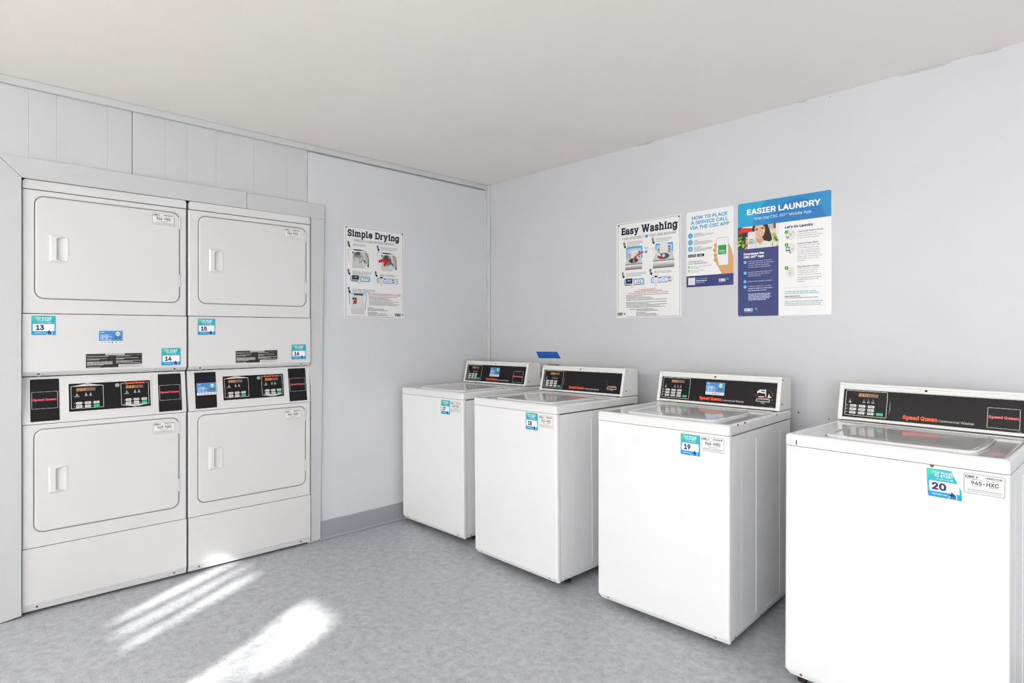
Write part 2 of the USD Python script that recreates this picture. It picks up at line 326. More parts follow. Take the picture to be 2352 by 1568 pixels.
rear = bx(-0.1, DOOR_X0, REAR - .1, REAR, 0, CEIL) + bx(DOOR_X1, SIDE + .1, REAR - .1, REAR, 0, CEIL) + bx(DOOR_X0, DOOR_X1, REAR - .1, REAR, HEAD, CEIL)
rear = rear - bx(4.47, 7.03, REAR - .2, REAR + .1, .75, 2.10) - bx(WIN_X0, WIN_X1, REAR - .2, REAR + .1, SILL, HEAD)
struct('wall_rear', rear, WALL_B, label='unseen wall with the open entrance door, behind the viewer')
sidew = bx(SIDE, SIDE + .1, REAR - .1, 0.1, 0, CEIL) - bx(SIDE - .1, SIDE + .2, SW_Y0, SW_Y1, SW_Z0, SW_Z1)
struct('wall_side', sidew, WALL_B, label='unseen wall with the wide window, facing the dryers')
def window(n, w, h, frame, label):
    t = empty(f'window_{n}', frame); tag(t, label, 'window', kind='structure')
    obj('window_frame', prism(rr(0, w, 0, h).difference(rr(.03, w - .03, .03, h - .03)), -.05, -.01), TRIM, t)
    for k in (1, 2): obj('mullion', bx(w * k / 3 - .022, w * k / 3 + .022, -.045, -.015, .03, h - .03), TRIM, t)
    obj('pane', bx(.03, w - .03, -.032, -.028, .03, h - .03), GLASS, t)
window(1, WIN_X1 - WIN_X0, HEAD - SILL, ((WIN_X1, REAR - .1, SILL), (-1, 0, 0), (0, -1, 0), (0, 0, 1)), 'unseen small high window beside the entrance door')  # out of view, sized to cast the sun stripes by the dryers
window(3, 2.56, 1.35, ((7.03, REAR - .1, .75), (-1, 0, 0), (0, -1, 0), (0, 0, 1)), 'unseen wide window in the entrance wall, placed to light the washers')  # out of view, placed to light the washers
struct('porch_roof', bx(DOOR_X1 + .005, 10.0, REAR - 2.4, REAR - .1, 2.32, 2.42), WALL_B, label='flat roof added to keep the sun out of the wide rear window')  # added only to block sun from the wide rear window
window(2, SW_Y1 - SW_Y0, SW_Z1 - SW_Z0, ((SIDE + .1, SW_Y1, SW_Z0), (0, -1, 0), (1, 0, 0), (0, 0, 1)), 'unseen wide window in the wall facing the dryers, placed to light them')  # out of view, placed to light dryers and left wall
d1 = empty('door_1', ((DOOR_X1 - .01, REAR - .10, 0.01), (0, -1, 0), (1, 0, 0), (0, 0, 1))); tag(d1, 'unseen entrance door standing open to the outside', 'door', kind='structure')  # out of view, set where the sun beam comes in
obj('door_leaf', rbox(0, .88, 0, .042, 0, 2.02, .003), TRIM, d1)
obj('door_handle', cyl((.80, -.05, 1.0), (.80, .09, 1.0), .012) + cyl((.80, -.05, 1.0), (.69, -.05, 1.0), .009) + cyl((.80, .09, 1.0), (.69, .09, 1.0), .009), STEEL, d1)
struct('ground', bx(-6, 17, REAR - 14, REAR - .1, -.3, -.05) + bx(SIDE + .1, 20, REAR - .1, 4, -.3, -.05), OUTSIDE, label='paved ground outside the laundry room')

# unseen wall placed to cut the sun beam, and a tree that dapples it
struct('porch_wall', bx(DOOR_X1 + .005, DOOR_X1 + .10, REAR - 1.05, REAR - .1, -.05, 2.32) + bx(DOOR_X1 + .005, DOOR_X1 + .10, REAR - 1.05, REAR - .1, 2.42, 3.3), WALL_R, label='unseen wall right of the entrance door, placed to cut the sun beam')
LEAF = usdkit.material(stage, '/World/Looks/leaf', {'p': ('principled_bsdf', {'base_color': lin('#4d6b2c'), 'roughness': 0.5}), 't': ('translucent_bsdf', {'color': lin('#7d9c3a')}), 'm': ('mix_closure', {'fac': 0.3})}, [('p.BSDF', 'm.closure1'), ('t.BSDF', 'm.closure2')], surface='m.closure')
BARK = mat('bark', base_color='#54463a', roughness=0.9)
tr = empty('garden_tree', ((DOOR_X0 + 2.2, REAR - 4.0, -.05), (1, 0, 0), (0, 1, 0), (0, 0, 1))); tag(tr, 'leafy garden tree outside the entrance door', 'tree')
obj('trunk', cyl((0, 0, 0), (0, 0, 3.0), .11, 12, .07), BARK, tr)
lr = np.random.default_rng(5); cl = [np.array([lr.uniform(-1.5, 1.0), lr.uniform(-.8, .8), lr.uniform(2.7, 5.3)]) for _ in range(34)]
cl += [np.array([lr.uniform(-1.1, -.35), lr.uniform(-.5, .5), lr.uniform(3.7, 4.6)]) for _ in range(12)]
for c in cl[:9]: obj('branch', cyl((0, 0, 2.2 + .3 * lr.random()), c, .035, 8, .012), BARK, tr)
LV, LF = [], []
for c in cl:
    for _ in range(34):
        p = c + lr.normal(0, .17, 3); u = lr.normal(0, 1, 3); u /= np.linalg.norm(u); v = np.cross(u, lr.normal(0, 1, 3)); v /= np.linalg.norm(v); k = len(LV)
        LV += [p - u * .06, p + v * .028, p + u * .07, p - v * .028]; LF += [(k, k + 1, k + 2), (k, k + 2, k + 3)]
tag(obj('foliage', (np.array(LV), np.array(LF)), LEAF, tr, smooth=False), kind='stuff')

# fluorescent fixtures out of view behind the viewer, placed to light ceiling and walls
for k, (fx, fy) in enumerate(((1.5, -5.1), (3.2, -5.1))):
    t = empty('ceiling_light', ((fx, fy, CEIL), (1, 0, 0), (0, 1, 0), (0, 0, 1)))
    tag(t, ('unseen hanging fluorescent fixture nearest the dryers' if k == 0 else 'unseen hanging fluorescent fixture nearest the entrance door'), 'light', 'unseen ceiling fixtures')
    for x in (-.5, .5): obj('hanger', cyl((x, 0, -.44), (x, 0, 0), .004, 8), STEEL, t)
    obj('rail', rbox(-.62, .62, -.03, .03, -.465, -.435, .004), TRIM, t)
    glow = usdkit.material(stage, f'/World/Looks/tube_glow_{k}', {'e': ('emission', {'color': (1.0, 0.978, 0.950), 'strength': LAMP})}, surface='e.emission')
    for y in (-.07, .07): obj('tube', cyl((-.60, y, -.450), (.60, y, -.450), .019, 16), glow, t)

# trims
def trim(n, pieces, label, m=TRIM):
    t = empty(f'trim_{n}', I4); tag(t, label, 'trim', kind='structure')
    for nm, me in pieces: obj(nm, me, m, t)
    return t
trim(1, [('strip', rbox(0, .020, -2.94, -.002, 2.4305, CEIL, .004))], 'flat trim strip along the top of the panelled wall', PLANK)
def on_wall(poly, y0, y1, bev=.002): return plate(poly, y0, y1, bev).transform(LW)
FO = -0.021
trim(2, [('board', on_wall(Polygon([(-2.945, 0.0), (-2.8518, 0.012), (-2.8518, 2.0150), (-2.945, 2.1085)]), FO, -.001)),
         ('board', on_wall(Polygon([(-2.943, 2.1085), (-2.8508, 2.0150), (-1.856, 2.0150), (-1.856, 2.1085)]), FO, -.001)),
         ('board', on_wall(rr(-1.8545, -1.3815, 2.0150, 2.1055), FO, -.0055)),
         ('board', on_wall(Polygon([(-1.4705, .012), (-1.4085, .012), (-1.3825, 2.0150), (-1.4705, 2.0150)]), FO, -.0055))], 'painted board surround framing the two dryers')
trim(3, [('strip', rbox(.0, .010, -.026, 0, .0, CEIL - .003, .003)), ('strip', rbox(.0, .043, -.012, 0.0, 0, CEIL - .003, .005))], 'narrow painted trim covering the corner of the two walls')
bl = obj('baseboard_left', along_x(Polygon([(0, .002), (-.014, .002), (-.006, .012), (-.005, .115), (0, .118)]), 0, 1).transform(np.array([[0, -1, 0, .004], [1.406, 0, 0, -1.408], [0, 0, 1, 0]], float)), VINYL)
tag(bl, 'grey vinyl cove base below the wall sheet', 'baseboard', kind='structure')
br = obj('baseboard_right', along_x(Polygon([(0, .0), (-.012, .0), (-.012, .075), (-.008, .085), (0, .088)]), .045, SIDE), TRIM)
tag(br, 'painted baseboard behind the washers', 'baseboard', kind='structure')

# ------------------------------------------------------------------ printed stickers (local: x right, z up, lower left corner at 0, 0)
NAVY, WHITE = '#262c5c', '#f2f3f3'
def logo_flag(a, x, z, s, layer=3, dark=False):        # the small folded-flag mark beside the company letters
    a.pts([(x, z + .75 * s), (x + .45 * s, z + s), (x + .60 * s, z + .30 * s)], '#2f9bd0', layer)
    a.pts([(x + .45 * s, z + s), (x + s, z + .80 * s), (x + .85 * s, z + .1 * s), (x + .60 * s, z + .30 * s)], '#3fb08f' if not dark else '#1f6d78', layer)
    a.pts([(x + .45 * s, z + .62 * s), (x + .60 * s, z + .30 * s), (x + .74 * s, z), (x + .40 * s, z + .2 * s)], '#1d4f86', layer)
def tap_sticker(number, clip=None, s=0.0885):
    a = Art()
    def P(p, c, l=1):
        if clip is not None: p = p.intersection(clip)
        if not p.is_empty: a.poly(p, c, l)
    def T(t, x, z, h, c, w, bold=True, l=4):
        if clip is None: return a.text(t, x, z, h, c, w, bold, l, 'c')
        v, f = text_tris(t, bold); sx = w / v[:, 0].max(); q = np.column_stack([v[:, 0] * sx + x - w / 2, v[:, 1] * h + z])
        P(unary_union([Polygon(q[k]).buffer(0) for k in f]), c, l)
    P(rr(0, s, 0, s, .003), '#2ba6c0'); P(rr(.0008, s - .0008, .62 * s, s - .0008, .002), '#2fa9b4', 2)
    P(Polygon([(.001, s - .001), (.36 * s, s - .001), (.001, .66 * s)]), '#45bfa2', 3)
    P(Polygon([(.001, .80 * s), (.20 * s, .80 * s), (.001, .60 * s)]), '#3bb4ad', 3)
    P(rr(.0008, s - .0008, .0008, .20 * s, .002), '#1590c6', 2)
    P(rr(.055 * s, .945 * s, .20 * s, .575 * s, .045 * s), WHITE, 3)
    T('TAP PHONE', .50 * s, .835 * s, .085 * s, '#ffffff', .66 * s); T('TO START', .50 * s, .725 * s, .085 * s, '#ffffff', .56 * s)
    T('or scan code', .47 * s, .638 * s, .04 * s, '#e8f4f6', .38 * s, False); P(rr(.70 * s, .77 * s, .635 * s, .675 * s, .01 * s), '#e8f4f6', 4)
    a.heavy(number, .35 * s, .275 * s, .225 * s, NAVY, (.335 if number[0] == '1' else .43) * s, .045, 4, 'c')
    T('MyCSCGo.com', .36 * s, .085 * s, .05 * s, '#dff1f8', .44 * s)
    h = [(.60, .01), (.64, .10), (.67, .17), (.68, .25), (.72, .285), (.77, .25), (.80, .20), (.86, .16), (.87, .07), (.85, .01)]
    P(Polygon([(x * s, z * s) for x, z in h]), '#e9f4fa', 4)
    P(Polygon([((x - .735) * .8 * s + .735 * s, (z - .13) * .86 * s + .12 * s) for x, z in h]).intersection(rr(0, s, .001, s)), '#2269a8', 5)
    P(rr(.655 * s, .80 * s, .115 * s, .185 * s), '#1c2350', 6)
    return a
def rating_label(number, phone=False, w=.101, h=.0625):
    a = Art(); a.rect(0, w, 0, h, '#ecebe8', 1, .004); a.frame(.001, w - .001, .001, h - .001, .0011, '#4a4644', 2, .0035)
    a.heavy('CSC', .0045, h - .0135, .0062, '#37312f', .023, .05); logo_flag(a, .0295, h - .0138, .0062, dark=True)
    a.greek(.005, .034, h - .0175, .0014, '#8b8886', 3, 1)
    r = random.Random(number); x = .053
    while x < w - .007:
        b = r.choice((.0007, .0011, .0017)); a.rect(x, x + b, h - .0125, h - .0068, '#57534f', 3); x += b + r.choice((.0006, .0009, .0013))
    a.greek(.022, w - .016, .0435, .0013, '#8f8c89', 3, 2)
    a.text(number + '-HXC', w * .52, .0285, .0112, '#372a28', .066, True, 4, 'c')
    a.greek(.021, .042, .0245, .0014, '#8a8785', 3, 3); a.greek(.060, .084, .0245, .0014, '#8a8785', 3, 4)
    if phone: a.text('1-877-264-6622', w * .52, .0185, .0034, '#7b7775', .036, False, 4, 'c')
    else: a.greek(.034, .070, .0185, .0022, '#8a8785', 3, 5)
    a.greek(.010, w - .008, .0118, .0017, '#76726f', 3, 6); a.greek(.008, w - .007, .0082, .0012, '#9c9997', 3, 7); a.greek(.008, w - .007, .0056, .0012, '#9c9997', 3, 8)
    return a
def app_sticker(w=.1005, h=.0655):
    a = Art(); a.rect(0, w, 0, h, '#ecedee', 1, .002); a.rect(0.0005, w - .0005, .0145, h - .0005, '#3f86c4', 2, .0015)
    a.text('CSC', .006, h - .0115, .0055, '#e6f1fa', .016, True)
    for k, (t, wd) in enumerate((('FOR BEST', .037), ('EXPERIENCE', .047), ('USE THE', .032), ('CSC GO APP', .047))): a.text(t, .006, .0405 - k * .0077, .0052, '#f4f8fb', wd, True)
    a.disc(.079, .050, .0105, '#e8eef0', 3); a.pts([(.066, .0485), (.070, .0545), (.088, .0545), (.092, .0485), (.088, .0435), (.070, .0435)], '#8cc070', 4); a.greek(.071, .087, .0478, .0025, '#f2f7ee', 5, 4)
    for z in (.0245, .0315): a.rect(.068, .090, z, z + .0058, '#2b3440', 3, .001); a.greek(.0715, .088, z + .002, .0016, '#c9ced4', 4, int(z * 1e4))
    for x, c in ((.006, '#9fb3c8'), (.021, '#a9b7c6'), (.036, '#7f93aa'), (.067, '#5f9ac8'), (.083, '#b7a9a4')): a.rect(x, x + .0105, .0045, .0095, c, 3, .001)
    a.disc(.0545, .007, .0032, '#d0342c', 4); a.disc(.0585, .007, .0032, '#e59a2e', 3)
    return a
def instruction_plate(w=.2366, h=.0700):
    a = Art(); a.rect(0, w, 0, h, '#b9b7b4', 1); a.rect(.0012, w - .0012, .0012, h - .0012, '#232122', 2)
    a.rect(.080, .160, h - .0085, h - .0012, '#d8d7d4', 3); a.text('OPERATING INSTRUCTIONS', .120, h - .0068, .0042, '#2a2828', .072, True, 4, 'c'); a.rect(.003, w - .003, h - .0098, h - .0090, '#bdbbb8', 3)
    c = '#c9c7c4'
    for k, (z, ln) in enumerate(((.0545, .82), (.0435, .74), (.0385, .46), (.0285, 1), (.0245, .97), (.0205, .98), (.0165, .97), (.0125, .62), (.0035, .52))): a.greek(.005, .112, z, .0026, c, 3, k + 20, ln)
    for k, (z, ln) in enumerate(((.0545, .62), (.0445, .93), (.0400, .30), (.0310, 1), (.0265, .66), (.0205, .98))): a.greek(.124, .232, z, .0026, c, 3, k + 40, ln)
    a.rect(.134, w - .0015, .0015, .0150, '#d2d0cd', 3); a.greek(.150, .220, .0100, .0020, '#8d8a88', 4, 61); a.greek(.138, .230, .0045, .0020, '#8d8a88', 4, 62)
    return a
def sq_logo(a, x, z, h, w, col, layer=3):
    a.serif('Speed', x, z, h, col, w * .475, layer, .055, -.03); a.serif('Queen', x + w * .515, z, h, col, w * .485, layer, .055, -.03)
SEG = {'2': 'abged', '5': 'afgcd', '0': 'abcdef', '8': 'abcdefg'}
def seven(ch, x, z, w, h, t):
    q = {'a': (x + t * .4, x + w - t * .4, z + h - t, z + h), 'd': (x + t * .4, x + w - t * .4, z, z + t), 'g': (x + t * .4, x + w - t * .4, z + h / 2 - t / 2, z + h / 2 + t / 2),
         'f': (x, x + t, z + h / 2, z + h - t * .5), 'b': (x + w - t, x + w, z + h / 2, z + h - t * .5), 'e': (x, x + t, z + t * .5, z + h / 2), 'c': (x + w - t, x + w, z + t * .5, z + h / 2)}
    return [sbox(*[q[k][i] for i in (0, 2, 1, 3)]) for k in SEG[ch]]
def display(parent, o, eu, ev, x0, x1, z0, z1, lit=True):
    """Glowing price in a small display window: the window and its digits."""
    n = np.cross(eu, ev); o = np.asarray(o, float)
    T = np.column_stack([eu, -n, ev, o])
    w = obj('display', plate(rr(x0, x1, z0, z1, .0008), -.0009, 0).transform(T), DISPLAY, parent, smooth=False)
    d = Art(); p = (x1 - x0) / 6.0; h = (z1 - z0) * .80; z = z0 + (z1 - z0) * .1; sh = h * .12
    lean = lambda g: affinity.affine_transform(g, [1, .12, 0, 1, -.12 * z, 0])
    dm = Art()
    for k in range(3, 6): [dm.poly(lean(s), '#8b6c5c', 1) for s in seven('8', x0 + p * (k + .14), z, p * .70, h, sh)]
    dm.build('unlit_digits', w, o + n * .0009, eu, ev)
    me = Art()
    for k, ch in enumerate('250'): [me.poly(lean(s), '#000000', 1) for s in seven(ch, x0 + p * (k + .14), z, p * .70, h, sh * 1.15)]
    if lit: me.poly(Point(x0 + p * .98, z).buffer(sh * .7), '#000000', 1)
    me.build('lit_digits', w, o + n * .0011, eu, ev, AMBER)
def on(poly, y0, y1, o, eu, ev, bev=0.0):              # a raised plate on a slanted panel; y0 < y1 as seen from the front
    n = np.cross(eu, ev)
    return plate(poly, y0, y1, bev).transform(np.column_stack([eu, -n, ev, np.asarray(o, float)]))

# ------------------------------------------------------------------ the two stacked dryers in the wall
DW, ZA, ZB, ZC, ZD, ZT, ZTOP = 0.6826, 1.3941, 1.0993, 0.8785, 0.3067, 1.9667, 2.0139
de = np.array([0.01674, 0.99986, 0.0]); dn = np.array([-0.99986, 0.01674, 0.0]); DP0 = np.array([0.00701, -2.84988, 0.0])
REC = 0.035
c_o = np.array([0, 0, ZC]); c_t = np.array([0, REC, ZB - ZC]); c_L = np.linalg.norm(c_t); c_t = c_t / c_L; EX = np.array([1.0, 0, 0])
def dryer_door(t, z0, z1, du):
    x0, x1 = .0476 + du, .6466 + du
    outer = rr(x0 - .0045, x1 + .0045, z0 - .0045, z1 + .0045, .040, 8)
    hx0, hz0, hx1, hz1 = x0 + .049, z1 - .3045, x0 + .1245, z1 - .1725
    scoop = m3.Manifold.batch_hull([m3.Manifold.sphere(.0055, 18).translate([a, b, c]) for a, b, c in
              [(hx0 + .038, .002, hz0 + .020), (hx0 + .038, .002, hz1 - .020), (hx1 - .009, -.014, hz0 + .010), (hx1 - .009, -.014, hz1 - .010), (hx0 + .033, -.014, hz0 + .020), (hx0 + .033, -.014, hz1 - .020), (hx1 - .0105, -.004, hz0 + .012), (hx1 - .0105, -.004, hz1 - .012), (hx1 - .008, -.010, (hz0 + hz1) / 2)]])
    d = obj('door', plate(rr(x0, x1, z0, z1, .036, 8), -.003, .026, .004) - bx(hx0 + .008, hx1 - .007, -.02, .03, hz0 + .008, hz1 - .008), DRYER, t)
    grip = m3.Manifold.batch_hull([cyl((a, 0, c), (a, 0.028, c), .006, 12) for a in (hx0 + .004, hx1 - .004) for c in (hz0 + .004, hz1 - .004)] +
                                  [rbox(hx0 + .006, hx0 + .034, -.0095, .0, hz0 + .006, hz1 - .006, .005, 16), rbox(hx1 - .014, hx1 - .002, -.005, .0, hz0 + .008, hz1 - .008, .002), cyl((hx1 - .002, -.003, (hz0 + hz1) / 2), (hx1 - .002, .01, (hz0 + hz1) / 2), .006, 12)])
    obj('handle', grip - scoop, HANDLE, d)
    for zz in (z1 - .084, z1 - .391):
        obj('hinge', cyl((x1 + .0030, -.0015, zz), (x1 + .0030, -.0015, zz + .066), .0028, 12) + rbox(x1 - .003, x1 + .0045, -.0015, .006, zz, zz + .066, .001, 8), DRYER, d)
    obj('seal', prism(outer.difference(rr(x0 + .006, x1 - .006, z0 + .006, z1 - .006, .03, 8)), .0035, .010), GASKET, d)
    return outer
def make_dryer(k, label):
    o = DP0 + de * (k * (DW + .008))
    t = empty('stacked_dryer', (o, de, dn, (0, 0, 1))); tag(t, label, 'dryer', 'stacked dryers built into the panelled wall')
    W = DW; r = .009
    obj('cabinet', bx(.006, W - .006, .046, .66, .014, ZTOP - .004), SHADOWGAP, t)
    def face(x0, x1, z0, z1, y1=.05): return m3.Manifold.batch_hull([cyl((a, b, z0), (a, b, z1), rad, 16) for a in (x0 + r, x1 - r) for b, rad in ((r, r), (y1 - r, r))])
    obj('top_cover', plate(rr(.001, W - .001, ZT - .02, ZTOP, .014).intersection(sbox(-1, ZT + .0030, 9, 9)), 0.0, .4, .003), DRYER, t)
    du = .004 if k else 0.0
    up = face(0, W, ZA + .0013, ZT - .0005) - prism(rr(.0476 + du - .0045, .6466 + du + .0045, 1.4655 - .0045, 1.939 + .0045, .040, 8), -.01, .02)
    obj('upper_front', up, DRYER, t); dryer_door(t, 1.4655, 1.939, du)
    lo = face(0, W, ZD + .0018, ZC - .0012) - prism(rr(.0476 - .003 + du - .0045, .6466 - .003 + du + .0045, .3775 - .0045, .852 + .0045, .040, 8), -.01, .02)
    obj('lower_front', lo, DRYER, t); dryer_door(t, .3775, .852, du - .003)
    # service panel between the doors, its lower edge folding back
    prof = Polygon([(.0015, ZA - .0018), (0, ZA - .004), (0, 1.126), (.002, 1.120), (.017, ZB + .0045), (.024, ZB + .002), (.06, ZB + .002), (.06, ZA - .0011), (.004, ZA - .0011)])
    sp = obj('service_panel', along_x(prof, .001, W - .001), DRYER, t)
    for x in (.0593, .6262):
        obj('screw_dimple', cyl((x, .0068, 1.1125), (x, .018, 1.1125), .0115, 20) - cyl((x, -.01, 1.1125), (x, .0092, 1.1125), .0095, 20), DRYER, sp); obj('screw', dome_screw(x, 1.1125, .0092, .0062, .004), SCREW, sp)
    # slanted control panel
    prof = Polygon([(0.0, ZC + .0012), (0.0, ZC + .006), (REC - .0015, ZB - .002), (.08, ZB - .002), (.08, ZC + .0012)])
    cp = obj('control_panel', along_x(prof, .001, W - .001), DRYER, t)
    O = c_o.copy()
    for cx0, framed in ((.0305 if not k else .0365, not k), (.5525, True)):
        c = obj('coin_plate', on(rr(cx0, cx0 + .1075, .0125, .2095, .003), -.0035, .002, O, EX, c_t, .0015), FASCIA, t); tag(c, 'black coin slide cover plate')
        a = Art()
        if framed:
            b = Art(); sq_logo(b, cx0 + .0090, .1085, .0095, .0880, '#d8525a'); b.build('logo_lettering', c, O + np.cross(EX, c_t) * .0036, EX, c_t); a.frame(cx0 + .0045, cx0 + .1020, .0705, .1505, .0017, '#c4c3c2', 1, .002)
        if not framed: a.greek(cx0 + .0955, cx0 + .1045, .0155, .0012, '#a8a6a5', 1, 3)
        a.build('printed_frame' if framed else 'fine_print', c, O + np.cross(EX, c_t) * .0036, EX, c_t)
    if k: app_sticker(.0985, .0670).build('app_sticker', t, O + EX * .0445 + c_t * .0837 + np.cross(EX, c_t) * .0042, EX, c_t)
    bz = rr(.1702, .5205, .0400, .1850, .004).difference(rr(.1748, .5155, .0470, .1808, .002))
    x_s = (.8705 - .1748 - .6906) if k else 0.0
    OO = O + EX * x_s
    obj('bezel', on(bz, -.0035, .0, OO, EX, c_t), DRYER, cp)
    n = np.cross(EX, c_t)
    f = obj('display_panel', on(rr(.1748, .5155, .0470, .1808), -.0012, .0, OO, EX, c_t), FASCIA, t); tag(f, 'black panel with two price displays and white keys')
    a = Art()
    for up_ in (True, False):
        X0, X1, Z0, Z1 = (.1828, .3140, .0592, .1688) if up_ else (.3868, .5092, .0610, .1720)
        a.frame(X0, X1, Z0, Z1, .0022, '#d9d6cf', 2, .002)
        if up_: a.pts([(X0, Z1 - .0025), (X0 + .004, Z1), ((X0 + X1) / 2, .1795), (X1 - .004, Z1), (X1, Z1 - .0025)], '#d9d6cf', 2); a.text('UPPER', (X0 + X1) / 2, Z1 + .0005, .0042, '#3a3632', .018, True, 4, 'c')
        else:
            a.pts([(X0, Z0 + .0025), (X0 + .004, Z0), ((X0 + X1) / 2, .0508), (X1 - .004, Z0), (X1, Z0 + .0025)], '#d9d6cf', 2); a.text('LOWER', (X0 + X1) / 2, Z0 - .0048, .0042, '#3a3632', .018, True, 4, 'c')
            a.rect(.3990, .4960, Z1 - .004, Z1 + .002, '#2a292b', 3); sq_logo(a, .4020, .1672, .0095, .0895, '#e85c30', 4)
        ix0 = .2065 if up_ else .4115
        for q, (dx, zz) in enumerate(((0, .1345), (.0365, .1335), (.0545, .1335))):
            zz = zz if up_ else zz + .0015
            a.disc(ix0 + dx, zz, .0016, '#d6d6d4', 3); a.pts([(ix0 + dx - .0035, zz - .0035), (ix0 + dx + .0015, zz - .0035), (ix0 + dx + .004, zz - .0105), (ix0 + dx - .004, zz - .0105)] if q else [(ix0 + dx - .003, zz - .005), (ix0 + dx + .006, zz - .009), (ix0 + dx + .006, zz - .012), (ix0 + dx - .004, zz - .012)], '#c9c9c7', 3)
            a.rect(ix0 + dx - (.0105 if not q else .006), ix0 + dx + (.0105 if not q else .006), zz - .0185 if not q else zz - .0150, zz - .0155 if not q else zz - .0122, '#c9c9c7', 3)
        for q in range(6):
            kx = (.2024, .2369, .2720)[q % 3] + (0 if up_ else .2038); kz = (.0791, .0631)[q // 3] + (0 if up_ else .0017)
            a.disc(kx - .0062, kz + .006, .0018, '#d8b24a' if (up_ and q == 0) else '#d2d1cf', 3)
    a.greek(.4995, .5120, .0500, .0014, '#a5a3a2', 3, 9)
    tag(a.build('panel_print', f, OO + n * .0013, EX, c_t), kind='stuff')
    for up_ in (True, False):
        for q in range(6):
            kx = (.2024, .2369, .2720)[q % 3] + (0 if up_ else .2038); kz = (.0791, .0631)[q // 3] + (0 if up_ else .0017)
            ky = obj('key', on(rr(kx, kx + .0243, kz, kz + .0125, .0018), -.0026, -.001, OO, EX, c_t, .0005), KEYG if q == 5 else KEYW, f); tag(ky, 'green start key' if q == 5 else None)
    key_print = Art()
    for up_ in (True, False):
        for q in range(5):
            kx = (.2024, .2369, .2720)[q % 3] + (0 if up_ else .2038); kz = (.0791, .0631)[q // 3] + (0 if up_ else .0017)
            key_print.rect(kx + .004, kx + .0065, kz + .0035, kz + .009, '#5b5957', 1); key_print.greek(kx + .0085, kx + .021, kz + .0045, .0035, '#7d7a78', 1, q)
    tag(key_print.build('key_print', f, OO + n * .0028, EX, c_t), kind='stuff')
    display(f, OO + n * .0012, EX, c_t, .2034, .2808, .1428, .1593); display(f, OO + n * .0012, EX, c_t, .4075, .4848, .1443, .1597)
    lk = m3.Manifold.batch_hull([cyl(OO + EX * .3722 + c_t * .1632, OO + EX * .3722 + c_t * .1632 + n * .004, .0105, 20), cyl(OO + EX * .3722 + c_t * .1632, OO + EX * .3722 + c_t * .1632 + n * .006, .0085, 20)]) - cyl(OO + EX * .3722 + c_t * .1632 + n * .004, OO + EX * .3722 + c_t * .1632 + n * .01, .0052, 16)
    lk = lk + cyl(OO + EX * .3722 + c_t * .1632, OO + EX * .3722 + c_t * .1632 + n * .0062, .0034, 14)
    tag(obj('lock', lk, STEEL, t), 'round steel lock between the two displays')
    # kick panel
    prof = Polygon([(.003, ZD - .0018), (0, ZD - .005), (0, .050), (.0015, .046), (.010, .0145), (.05, .0145), (.05, ZD - .0018)])
    kp = obj('kick_panel', along_x(prof, .001, W - .001), DRYER, t)
    for x in (.054, .6222): obj('screw_dimple', cyl((x, .0040, .031), (x, .012, .031), .010, 18) - cyl((x, -.01, .031), (x, .0056, .031), .0085, 18), DRYER, kp); obj('screw', dome_screw(x, .031, .0056, .0052, .0028), SCREW, kp)
    for x in (.06, W - .06):
        for y in (.09, .60): obj('foot', cyl((x, y, 0), (x, y, .016), .02), RUBBER, t)
    # stickers
    tp = (('13', .0335, 1.2940), ('14', .5631, 1.1330)) if not k else (('15', .0460, 1.2925), ('16', .5630, 1.1430))
    for num, x, z in tp: tag(tap_sticker(num, None, .0898 if not k else .0888).build('number_sticker', t, (x, -.0004, z)), f'blue sticker with the number {num}')
    (instruction_plate().build('instruction_plate', t, (.2390 if not k else .2415, -.0004, 1.1315)))
    if not k: app_sticker(.0995, .0655).build('app_sticker', t, (.2920, -.0004, 1.2490))
    for num, x, z in ((('944', .5205, 1.8660), ('943', .5240, .7765)) if not k else (('942', .5165, 1.8675), ('941', .5190, .7790))):
        tag(rating_label(num).build('rating_label', t, (x, -.0036, z)), f'white label reading {num}-HXC')
make_dryer(0, 'left stack of two white dryers, with stickers 13 and 14, nearest the left edge')
make_dryer(1, 'right stack of two white dryers, with stickers 15 and 16, beside the drying sign')

# ------------------------------------------------------------------ washers
WW, WD, WZT, WZS, WZB = 0.651, 0.711, 0.9287, 0.8857, 0.0326
def pose(x0, y0, a, ro, pi):
    ex = np.array([math.cos(a) * math.cos(ro), math.sin(a) * math.cos(ro), -math.sin(ro)])
    e0 = np.array([-math.sin(a), math.cos(a), 0]); z0 = np.cross(ex, e0); ey = e0 * math.cos(pi) + z0 * math.sin(pi)
    return np.array([x0, y0, 0]), ex, ey, np.cross(ex, ey)
S0, S1 = np.array([0, .555, .932]), np.array([0, .592, 1.088])
s_t = (S1 - S0) / np.linalg.norm(S1 - S0); s_n = np.cross(EX, s_t)
def yz(s, d=0.0):                                      # point of the console's profile: s up the slope, d out of it
    p = S0 + s_t * s + s_n * d
    return (p[1], p[2])
def lid_poly(x0, x1, y0, y1, bow, r):
    n = 10; top = [(x1 + (x0 - x1) * k / n, y1) for k in range(n + 1)]
    front = [(x0 + (x1 - x0) * k / n, y0 - bow * math.sin(math.pi * k / n)) for k in range(n + 1)]
    left = [(x0 - .008 * math.sin(math.pi * k / n), y1 + (y0 - y1) * k / n) for k in range(1, n)]; right = [(x1 + .008 * math.sin(math.pi * k / n), y0 + (y1 - y0) * k / n) for k in range(1, n)]
    return Polygon(top + left + front + right).buffer(0).buffer(-r).buffer(r, quad_segs=8)
